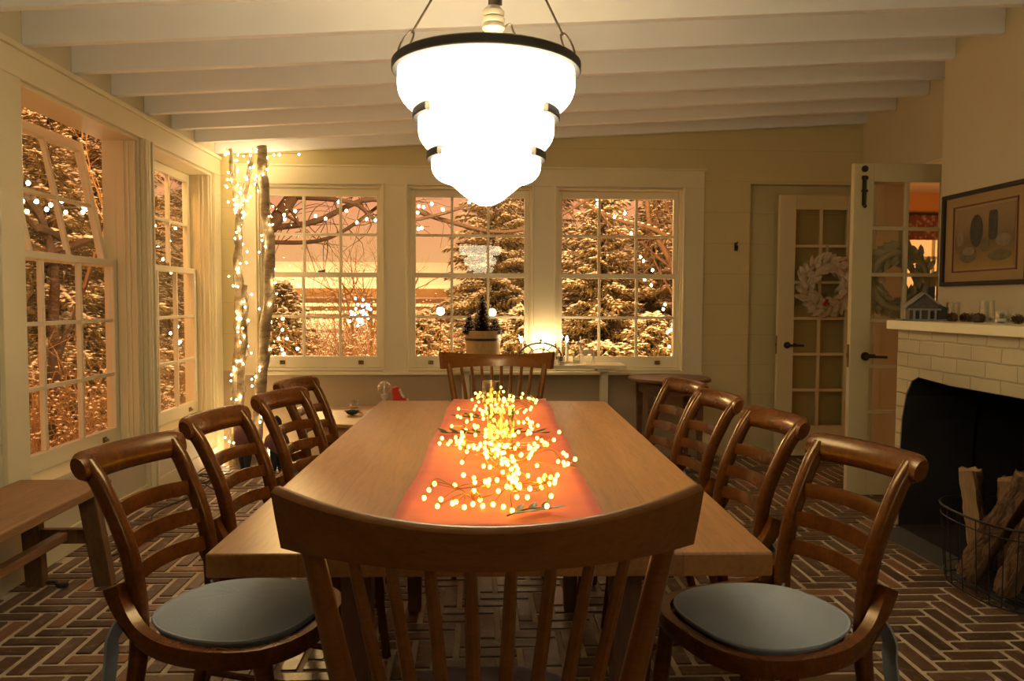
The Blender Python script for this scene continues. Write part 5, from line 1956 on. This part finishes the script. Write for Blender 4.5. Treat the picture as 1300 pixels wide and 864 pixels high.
def conifer(x, y, h, r, seed, label, snow=1.0, mat='needles', z0=None, density=1.0, low=0.06):
    g = np.random.default_rng(seed)
    z = float(ground_z(np.array(x), np.array(y))) - 0.02 if z0 is None else z0
    root = thing('snowy_spruce', label, 'tree', (x, y, z), 0, 'snowy conifers in the garden')
    MB().tube([(0, 0, 0), (0.02, 0, h * .5), (0, 0, h)], [0.03 + 0.02 * h / 3, 0.03, 0.008], 7).build('trunk', M['bark'], root, smooth=60)
    nb = int(190 * density * (0.6 + 0.4 * h / 4))
    QV, SC, SS, SA = [], [], [], []
    for i in range(nb):
        t = low + (1 - low) * (i + g.random()) / nb
        zz = h * t
        L = (r * (1 - t) ** 0.85 + 0.06) * g.uniform(0.75, 1.15)
        a = i * 2.39996 + g.uniform(-.3, .3)
        dr = np.array([np.cos(a), np.sin(a)])
        rise = g.uniform(0.0, 0.25) + 0.5 * t
        sag = g.uniform(0.25, 0.55) * (1 - t * .6)
        m_ = max(5, int(L / 0.065))
        u = (np.arange(m_) + 1) / m_
        P = np.stack([dr[0] * L * u, dr[1] * L * u, zz + L * (rise * u - sag * u * u)], 1)
        side = np.array([-dr[1], dr[0], 0.0])
        fwd_ = np.array([dr[0], dr[1], -0.25])
        for s in (-1, 1, 0, -1, 1, -1, 1, 0, -1, 1):
            ln = (0.10 + 0.14 * (1 - u)) * g.uniform(0.7, 1.2, m_) * min(1.2, 0.5 + L)
            D = fwd_[None] * g.uniform(.5, 1.0, (m_, 1)) + side[None] * s * g.uniform(.4, 1.0, (m_, 1)) + np.array([0, 0, -1.0])[None] * g.uniform(0.05, .6, (m_, 1))
            D /= np.linalg.norm(D, axis=1, keepdims=True)
            Wv = np.cross(D, g.normal(0, 1, (m_, 3)) * .5 + np.array([0, 0, 1.0]))
            Wv /= np.linalg.norm(Wv, axis=1, keepdims=True) + 1e-6
            wd = g.uniform(0.006, 0.015, (m_, 1))
            tip = P + D * ln[:, None]
            mid = P + D * ln[:, None] * .5
            QV.append(np.stack([P, mid + Wv * wd, tip, mid - Wv * wd], 1))
            # snow riding on the sprays
            k = g.random(m_) < 0.62 * snow
            if k.any():
                SC.append((P + D * ln[:, None] * g.uniform(.15, .7, (m_, 1)) + np.array([0, 0, .014]))[k])
                q = g.uniform(0.006, 0.014, (k.sum(), 1))
                SS.append(np.concatenate([g.uniform(.022, .06, q.shape), q, q * .8], 1))
                SA.append(np.arctan2(D[k, 1], D[k, 0]))
        k = g.random(m_) < 0.8 * snow
        SC.append((P + np.array([0, 0, .025]))[k])
        q = g.uniform(0.012, 0.030, (k.sum(), 1)) * (0.6 + .5 * min(1, L))
        SS.append(np.concatenate([q * 2.0, q * 1.1, q * .7], 1))
        SA.append(np.full(k.sum(), np.arctan2(dr[1], dr[0])))
    Q = np.concatenate(QV).reshape(-1, 3)
    F = np.arange(len(Q)).reshape(-1, 4)
    o = np_mesh('needles', Q, F, M[mat], root)
    SCc, SSc = np.concatenate(SC), np.concatenate(SS)
    if len(SCc):
        V, F = lumps(SCc, SSc, g, np.concatenate(SA))
        o = np_mesh('snow', V, F, M['snow'], root, smooth=True)
    return root


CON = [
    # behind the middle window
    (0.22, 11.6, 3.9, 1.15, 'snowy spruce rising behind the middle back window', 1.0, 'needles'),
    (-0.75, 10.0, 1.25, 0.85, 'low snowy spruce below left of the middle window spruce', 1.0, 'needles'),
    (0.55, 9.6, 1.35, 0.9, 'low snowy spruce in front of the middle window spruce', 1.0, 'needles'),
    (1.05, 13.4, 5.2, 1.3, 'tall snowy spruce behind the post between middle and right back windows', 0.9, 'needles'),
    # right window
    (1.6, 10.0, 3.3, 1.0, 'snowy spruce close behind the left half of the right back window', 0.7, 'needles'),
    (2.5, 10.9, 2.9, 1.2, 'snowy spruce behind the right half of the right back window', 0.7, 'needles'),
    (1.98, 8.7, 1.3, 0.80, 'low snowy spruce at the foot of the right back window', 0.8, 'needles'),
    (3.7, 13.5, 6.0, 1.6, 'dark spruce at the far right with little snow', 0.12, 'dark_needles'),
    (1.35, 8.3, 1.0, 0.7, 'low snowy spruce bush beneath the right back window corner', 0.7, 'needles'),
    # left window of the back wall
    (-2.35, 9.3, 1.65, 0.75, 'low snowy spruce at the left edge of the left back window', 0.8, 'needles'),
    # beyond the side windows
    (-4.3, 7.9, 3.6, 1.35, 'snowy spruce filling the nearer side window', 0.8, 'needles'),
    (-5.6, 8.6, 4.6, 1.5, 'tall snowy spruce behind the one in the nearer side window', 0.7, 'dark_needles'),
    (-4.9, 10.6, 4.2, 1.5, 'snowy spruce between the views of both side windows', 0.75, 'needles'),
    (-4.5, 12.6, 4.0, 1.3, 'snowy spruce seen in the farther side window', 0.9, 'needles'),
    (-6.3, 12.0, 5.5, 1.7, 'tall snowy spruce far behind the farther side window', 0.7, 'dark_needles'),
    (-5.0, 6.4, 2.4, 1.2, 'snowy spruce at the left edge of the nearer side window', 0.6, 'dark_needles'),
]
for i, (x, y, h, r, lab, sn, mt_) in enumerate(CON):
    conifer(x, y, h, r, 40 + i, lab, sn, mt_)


def bare_tree(x, y, z, limbs, seed, label, depth=3, name='bare_tree', mat='bark', snow=0.25, group=None, length=1.0):
    rnd = random.Random(seed)
    root = thing(name, label, 'tree', (x, y, z), 0, group)
    wood_, twig_ = MB(), MB()
    SC, SS = [], []

    def grow(p, d, L, r, dep):
        n = 6
        P = [p.copy()]
        q = p.copy()
        dd = d.copy()
        for i in range(n):
            dd = (dd + Vector((rnd.gauss(0, .13), rnd.gauss(0, .13), rnd.gauss(0.02, .12)))).normalized()
            q = q + dd * (L / n)
            P.append(q.copy())
        rs = [r * (1 - 0.55 * i / n) for i in range(n + 1)]
        (wood_ if dep >= 2 else twig_).tube(P, rs, 6 if dep >= 2 else 4)
        for i in range(1, n + 1):
            if rnd.random() < snow and abs(dd.z) < .75:
                SC.append(tuple(P[i] + Vector((0, 0, rs[i] * .8))))
                k = rs[i] * 1.1 + 0.006
                SS.append((k * 1.7, k, k * .6))
        if dep == 0:
            return
        kids = rnd.randint(3, 5)
        for k in range(kids):
            i = rnd.randint(2, n)
            ax = Vector((rnd.gauss(0, 1), rnd.gauss(0, 1), rnd.gauss(0, .7))).normalized()
            nd = (dd + ax * rnd.uniform(.6, 1.1)).normalized()
            grow(P[i], nd, L * rnd.uniform(.5, .75), rs[i] * .62, dep - 1)
    for (p, d, L, r) in limbs:
        grow(Vector(p), Vector(d).normalized(), L, r, depth)
    wood_.build('limbs', M[mat], root, smooth=60, fix=False)
    twig_.build('twigs', M['twig'], root, smooth=60, fix=False)
    if SC:
        V, F = lumps(np.array(SC, dtype=np.float32), np.array(SS, dtype=np.float32), np.random.default_rng(seed))
        np_mesh('snow', V, F, M['snow'], root, smooth=True)
    return root


# bare tree whose branches hang across the tops of the back windows
bt = thing('bare_tree', 'bare tree with long crossing boughs in front of the left back window', 'tree', (-2.6, 8.2, -0.25))
mb = MB()
T0 = Vector((-2.6, 8.2, -0.25))
bo = [([(-2.6, 8.2, -0.25), (-2.55, 8.2, 0.8), (-2.4, 8.2, 1.6), (-1.9, 8.2, 2.35), (-1.5, 8.2, 3.1)], .10, .06),
      ([(-2.2, 8.2, 1.95), (-1.7, 8.15, 2.02), (-1.1, 8.1, 2.25), (-0.4, 8.1, 2.05), (0.2, 8.1, 1.92), (0.7, 8.1, 2.02), (1.2, 8.2, 2.3)], .035, .014),
      ([(-2.3, 8.2, 1.8), (-1.6, 8.25, 1.85), (-1.0, 8.3, 2.25), (-0.6, 8.3, 2.55)], .026, .012),
      ([(-1.95, 8.2, 2.28), (-1.3, 8.0, 2.2), (-0.95, 8.0, 2.0), (-0.2, 8.0, 2.15), (0.4, 8.0, 2.5)], .028, .012),
      ([(-2.0, 8.2, 2.2), (-1.9, 8.15, 2.02), (-2.3, 8.1, 2.3)], .022, .012),
      ([(-1.75, 8.2, 2.6), (-1.2, 8.2, 2.3), (-0.9, 8.2, 2.22), (-0.75, 8.2, 2.35)], .02, .010)]
for pts, ra, rb in bo:
    P = [p - T0 for p in spline(pts, 6)]
    k = len(P)
    mb.tube(P, [ra + (rb - ra) * i / (k - 1) for i in range(k)], 7)
mb.build('boughs', M['bark'], bt, smooth=60)
rnd = random.Random(3)
tw = MB()
for k in range(90):
    pts, ra, rb = bo[rnd.randint(1, 5)]
    P = spline(pts, 6)
    p = P[rnd.randint(2, len(P) - 1)] - T0
    q = [p]
    d = Vector((rnd.gauss(0.2, .6), rnd.gauss(0, .3), rnd.gauss(-.2, .7))).normalized()
    for i in range(5):
        d = (d + Vector((rnd.gauss(0, .25), rnd.gauss(0, .2), rnd.gauss(-.08, .2)))).normalized()
        q.append(q[-1] + d * rnd.uniform(.06, .14))
    tw.tube(q, [.006, .005, .004, .003, .0025, .002], 4)
tw.build('twigs', M['bark'], bt)

bare_tree(-2.2, 13.5, 0.0, [((0.3, 0, 0), (0.15, 0, 1), 1.6, 0.035), ((0.5, 0.2, 0), (-0.05, 0, 1), 1.8, 0.03), ((0.9, 0, 0), (0.1, 0.1, 1), 1.7, 0.03), ((0.0, 0, 0), (-0.15, 0, 1), 1.5, 0.03)],
          7, 'thicket of thin bare stems behind the left back window', 3, mat='twig', snow=.12)
T1 = Vector((2.35, 8.75, -0.25))
bt2 = thing('bare_tree', 'bare gnarled tree with boughs crossing the right back window', 'tree', T1)
bo2 = [([(2.35, 8.75, -0.25), (2.3, 8.75, 0.6), (2.38, 8.75, 1.2), (2.15, 8.75, 1.75), (1.95, 8.75, 2.1), (1.9, 8.75, 2.9)], .05, .025),
       ([(2.45, 8.7, 1.75), (2.0, 8.7, 2.02), (1.6, 8.72, 2.12), (1.2, 8.7, 2.3), (0.95, 8.7, 2.45)], .034, .012),
       ([(2.2, 8.72, 1.95), (1.85, 8.7, 1.92), (1.62, 8.7, 1.98), (1.4, 8.7, 2.18), (1.3, 8.7, 2.5)], .018, .008),
       ([(1.7, 8.75, 2.05), (2.0, 8.75, 1.75), (2.4, 8.75, 1.45)], .02, .014),
       ([(2.1, 8.75, 1.85), (2.3, 8.75, 2.2), (2.42, 8.75, 2.7)], .022, .010),
       ([(2.22, 8.75, 2.05), (2.15, 8.75, 2.3), (2.0, 8.75, 2.5)], .012, .006),
       ([(2.35, 8.75, 1.1), (2.1, 8.75, 1.5), (1.95, 8.75, 1.8)], .018, .010)]
mb = MB()
SC, SS = [], []
for pts, ra, rb in bo2:
    P = [p - T1 for p in spline(pts, 6)]
    k = len(P)
    mb.tube(P, [ra + (rb - ra) * i / (k - 1) for i in range(k)], 7)
    for i in range(1, k):
        if abs((P[i] - P[i - 1]).normalized().z) < .6:
            rv = ra + (rb - ra) * i / (k - 1)
            SC.append(tuple(P[i] + Vector((0, 0, rv * .9))))
            SS.append((.05, rv * .8, rv * .5))
mb.build('boughs', M['bough'], bt2, smooth=60)
rnd = random.Random(5)
tw = MB()
for k in range(110):
    pts, ra, rb = bo2[rnd.randint(0, 6)]
    P = spline(pts, 6)
    p = P[rnd.randint(3, len(P) - 1)] - T1
    q = [p]
    d = Vector((rnd.gauss(0, .6), rnd.gauss(0, .3), rnd.gauss(.1, .7))).normalized()
    for i in range(5):
        d = (d + Vector((rnd.gauss(0, .25), rnd.gauss(0, .2), rnd.gauss(-.05, .2)))).normalized()
        q.append(q[-1] + d * rnd.uniform(.05, .12))
    tw.tube(q, [.006, .005, .004, .003, .0025, .002], 4)
tw.build('twigs', M['bough'], bt2)
V, F = lumps(np.array(SC, dtype=np.float32), np.array(SS, dtype=np.float32), np.random.default_rng(3), np.zeros(len(SC)))
np_mesh('snow', V, F, M['snow'], bt2, smooth=True)
bare_tree(-3.7, 6.7, -0.1, [((0, 0, 0), (-0.1, 0.1, 1), 2.2, 0.06), ((0, 0, 1.6), (0.1, 1.0, .5), 1.6, 0.04), ((0, 0, 1.9), (0, .9, .15), 1.7, 0.035), ((0, 0, 2.0), (-.2, -.6, .8), 1.3, 0.035)],
          18, 'bare tree with snowy boughs outside the nearer side window', 3, snow=.4)


def shrub(x, y, h, r, n, seed, label):
    rnd = random.Random(seed)
    z = float(ground_z(np.array(x), np.array(y))) - 0.02
    root = thing('bare_shrub', label, 'shrub', (x, y, z), 0, 'bare shrubs in the garden')
    tw = MB()
    SC, SS = [], []
    for k in range(n):
        a = rnd.uniform(0, 2 * PI)
        p = Vector((rnd.gauss(0, r * .25), rnd.gauss(0, r * .25), 0))
        d = Vector((math.cos(a) * rnd.uniform(.1, .8), math.sin(a) * rnd.uniform(.1, .8), 1)).normalized()
        P = [p]
        m_ = 7
        L = h * rnd.uniform(.6, 1.15)
        for i in range(m_):
            d = (d + Vector((rnd.gauss(0, .2), rnd.gauss(0, .2), rnd.gauss(-.04, .12)))).normalized()
            P.append(P[-1] + d * L / m_)
            if rnd.random() < .45:
                e_ = P[-1] + Vector((rnd.gauss(0, .1), rnd.gauss(0, .1), rnd.uniform(-.02, .14)))
                tw.tube([P[-1], e_], [.003, .002], 4)
                if rnd.random() < .5:
                    SC.append(tuple(e_))
                    SS.append((.02, .012, .009))
            if rnd.random() < .35:
                SC.append(tuple(P[-1] + Vector((0, 0, .006))))
                SS.append((.026, .014, .01))
        tw.tube(P, [.006 * (1 - .7 * i / m_) for i in range(m_ + 1)], 4)
    tw.build('twigs', M['twig'], root, fix=False)
    V, F = lumps(np.array(SC, dtype=np.float32), np.array(SS, dtype=np.float32), np.random.default_rng(seed))
    np_mesh('snow', V, F, M['snow'], root, smooth=True)
    return root


SH = [(-3.35, 5.7, 1.1, .7, 110, 'bare shrub low outside the nearer side window, left part'), (-3.4, 6.9, 1.2, .8, 120, 'bare shrub low outside the nearer side window, right part'),
      (-3.3, 8.3, 1.25, .8, 110, 'bare shrub low outside the farther side window'), (-3.5, 9.8, 1.3, .9, 110, 'bare shrub behind the one outside the farther side window'),
      (-1.20, 8.8, 1.45, .7, 170, 'snowy bare shrub under the cold white lights in the left back window'), (-0.35, 8.4, 1.15, .6, 150, 'snowy bare shrub at the lower left of the middle back window'),
      (-1.85, 9.2, 1.5, .7, 170, 'snowy bare shrub in the middle of the left back window'), (0.75, 8.2, 1.0, .5, 90, 'snowy bare shrub at the lower right of the middle back window'),
      (-1.55, 10.3, 1.9, .9, 170, 'tall bare shrub behind the other shrubs in the left back window')]
for i, (x, y, h, r, n, lab) in enumerate(SH):
    shrub(x, y, h, r, n, 70 + i, lab)

# far side of the garden: barn with a snowy roof, woods on the skyline
bz = 1.18
bn_ = thing('barn', 'long low brown barn with a snowy roof far behind the back windows', 'building', (-5.0, 30, bz))
MB().bb(-8, 8, 0, 5, -0.1, 0.56).build('wall', M['barn'], bn_)
mb = MB()
mb.prism([(-0.5, 0.5), (2.5, 1.50), (5.5, 0.5), (5.5, 0.62), (2.5, 1.64), (-0.5, 0.62)], -8.4, 8.4, lambda p, q, a: (a, p, q))
mb.build('roof', M['snow'], bn_)
mb = MB()
n = 120
xs = np.linspace(-60, 60, n)
hs = 3.9 + 0.5 * np.sin(xs * .21) + 0.25 * np.sin(xs * .83 + 1) + rng.uniform(0, .25, n)
poly = [(-60, -1)] + list(zip(xs.tolist(), hs.tolist())) + [(60, -1)]
mb.prism(poly, 72, 78, lambda p, q, a: (p, a, q))
struct(mb.build('hill', M['hill']), 'distant wooded skyline under the orange sky', 'hill')
fn = thing('garden_fence', 'weathered board fence crossing the snow behind the left back window', 'fence', (-5.0, 20, 0.55))
for z in (0.25, 0.45, 0.65):
    MB().bb(-6, 6.5, -0.015, 0.015, z - .06, z + .06).build('rail', M['hedge_wood'], fn)
for k in range(7):
    MB().bb(-6 + k * 2.05 - .06, -6 + k * 2.05 + .06, 0.015, 0.12, -0.3, 0.8).build('post', M['hedge_wood'], fn)
MB().bb(-6, 6.5, -0.03, 0.03, 0.71, 0.75).build('snow_cap', M['snow'], fn)


# outdoor string lights
def out_string(label, pts, nb, r=0.014, mat='outbulb', jit=0.05, seed=0, name='garden_string_lights', strands=1):
    rnd = random.Random(seed)
    base = Vector(pts[0])
    root = thing(name, label, 'string lights', base, 0, 'lit strings in the garden trees')
    P = [p - base for p in spline(pts, 8)]
    MB().tube(P, 0.003, 4).build('wire', M['green_wire'], root)
    b0 = bulb_mesh(r, M[mat])
    b0.parent = root
    for k in range(nb):
        p = P[int((k + .5) / nb * (len(P) - 1))] + Vector((rnd.gauss(0, jit), rnd.gauss(0, jit), rnd.gauss(0, jit)))
        c = b0
        if k:
            c = b0.copy()
            col.objects.link(c)
        c.location = p
    return root


out_string('lit bulb string on the boughs above the left back window', [(-2.1, 7.9, 2.0), (-1.6, 7.9, 2.1), (-1.2, 7.9, 2.0), (-0.8, 7.9, 1.97), (-0.5, 7.9, 1.95)], 16, seed=1)
out_string('lit bulb string on the boughs above the middle back window', [(-0.75, 7.9, 2.12), (-0.5, 7.9, 2.2), (-0.2, 7.9, 2.15), (0.2, 7.9, 2.3)], 8, seed=2)
out_string('lit bulb string on the left of the right back window trees', [(0.95, 8.0, 2.5), (1.15, 8.0, 2.3), (1.35, 8.0, 2.2), (1.75, 8.1, 1.95)], 10, seed=3)
out_string('lit bulb string winding down the spruce in the right back window', [(1.75, 8.3, 1.75), (1.85, 8.3, 1.4), (2.05, 8.2, 1.0), (2.1, 8.2, 0.7), (2.25, 8.2, 0.55)], 16, seed=4)
out_string('lit bulb string in the boughs outside the nearer side window', [(-3.0, 5.0, 1.88), (-3.0, 5.35, 1.86), (-3.0, 5.7, 1.86), (-3.05, 6.1, 1.9), (-3.1, 6.5, 1.92)], 18, seed=5, jit=.06)
out_string('lit bulb string low in the bushes left of the left back window', [(-2.25, 8.1, 1.0), (-2.05, 8.0, 0.9), (-1.95, 8.0, 0.7), (-2.0, 8.0, .5)], 12, seed=6)
out_string('lit bulb string in the spruces outside the farther side window', [(-3.4, 8.3, 2.0), (-3.3, 8.5, 1.6), (-3.35, 8.4, 1.0), (-3.2, 8.6, 0.6)], 18, seed=7, jit=.1)
out_string('cold white cluster of bulbs on a bush in the left back window', [(-1.38, 8.6, 0.93), (-1.34, 8.6, 1.02), (-1.28, 8.6, 1.10), (-1.22, 8.6, 1.18)], 30, r=0.014, mat='bluebulb', jit=.05, seed=8, name='cold_light_cluster')


def globe(loc, label):
    z = float(ground_z(np.array(loc[0]), np.array(loc[1])))
    root = thing('globe_lamp', label, 'lamp', (loc[0], loc[1], z), 0, 'globe lamps in the garden')
    hh = loc[2] - z
    MB().tube([(0, 0, 0), (0, 0, hh - .05)], 0.005, 8).build('pole', M['iron'], root, smooth=60)
    MB().ell((0, 0, hh), (0.05, 0.05, 0.05), 18, 10).build('globe', M['globe'], root, smooth=90)
    return root


globe((-0.45, 9.2, 1.075), 'white globe lamp in the garden, left of the bucket')
globe((0.165, 9.2, 1.06), 'white globe lamp in the garden, right of the brush trees')
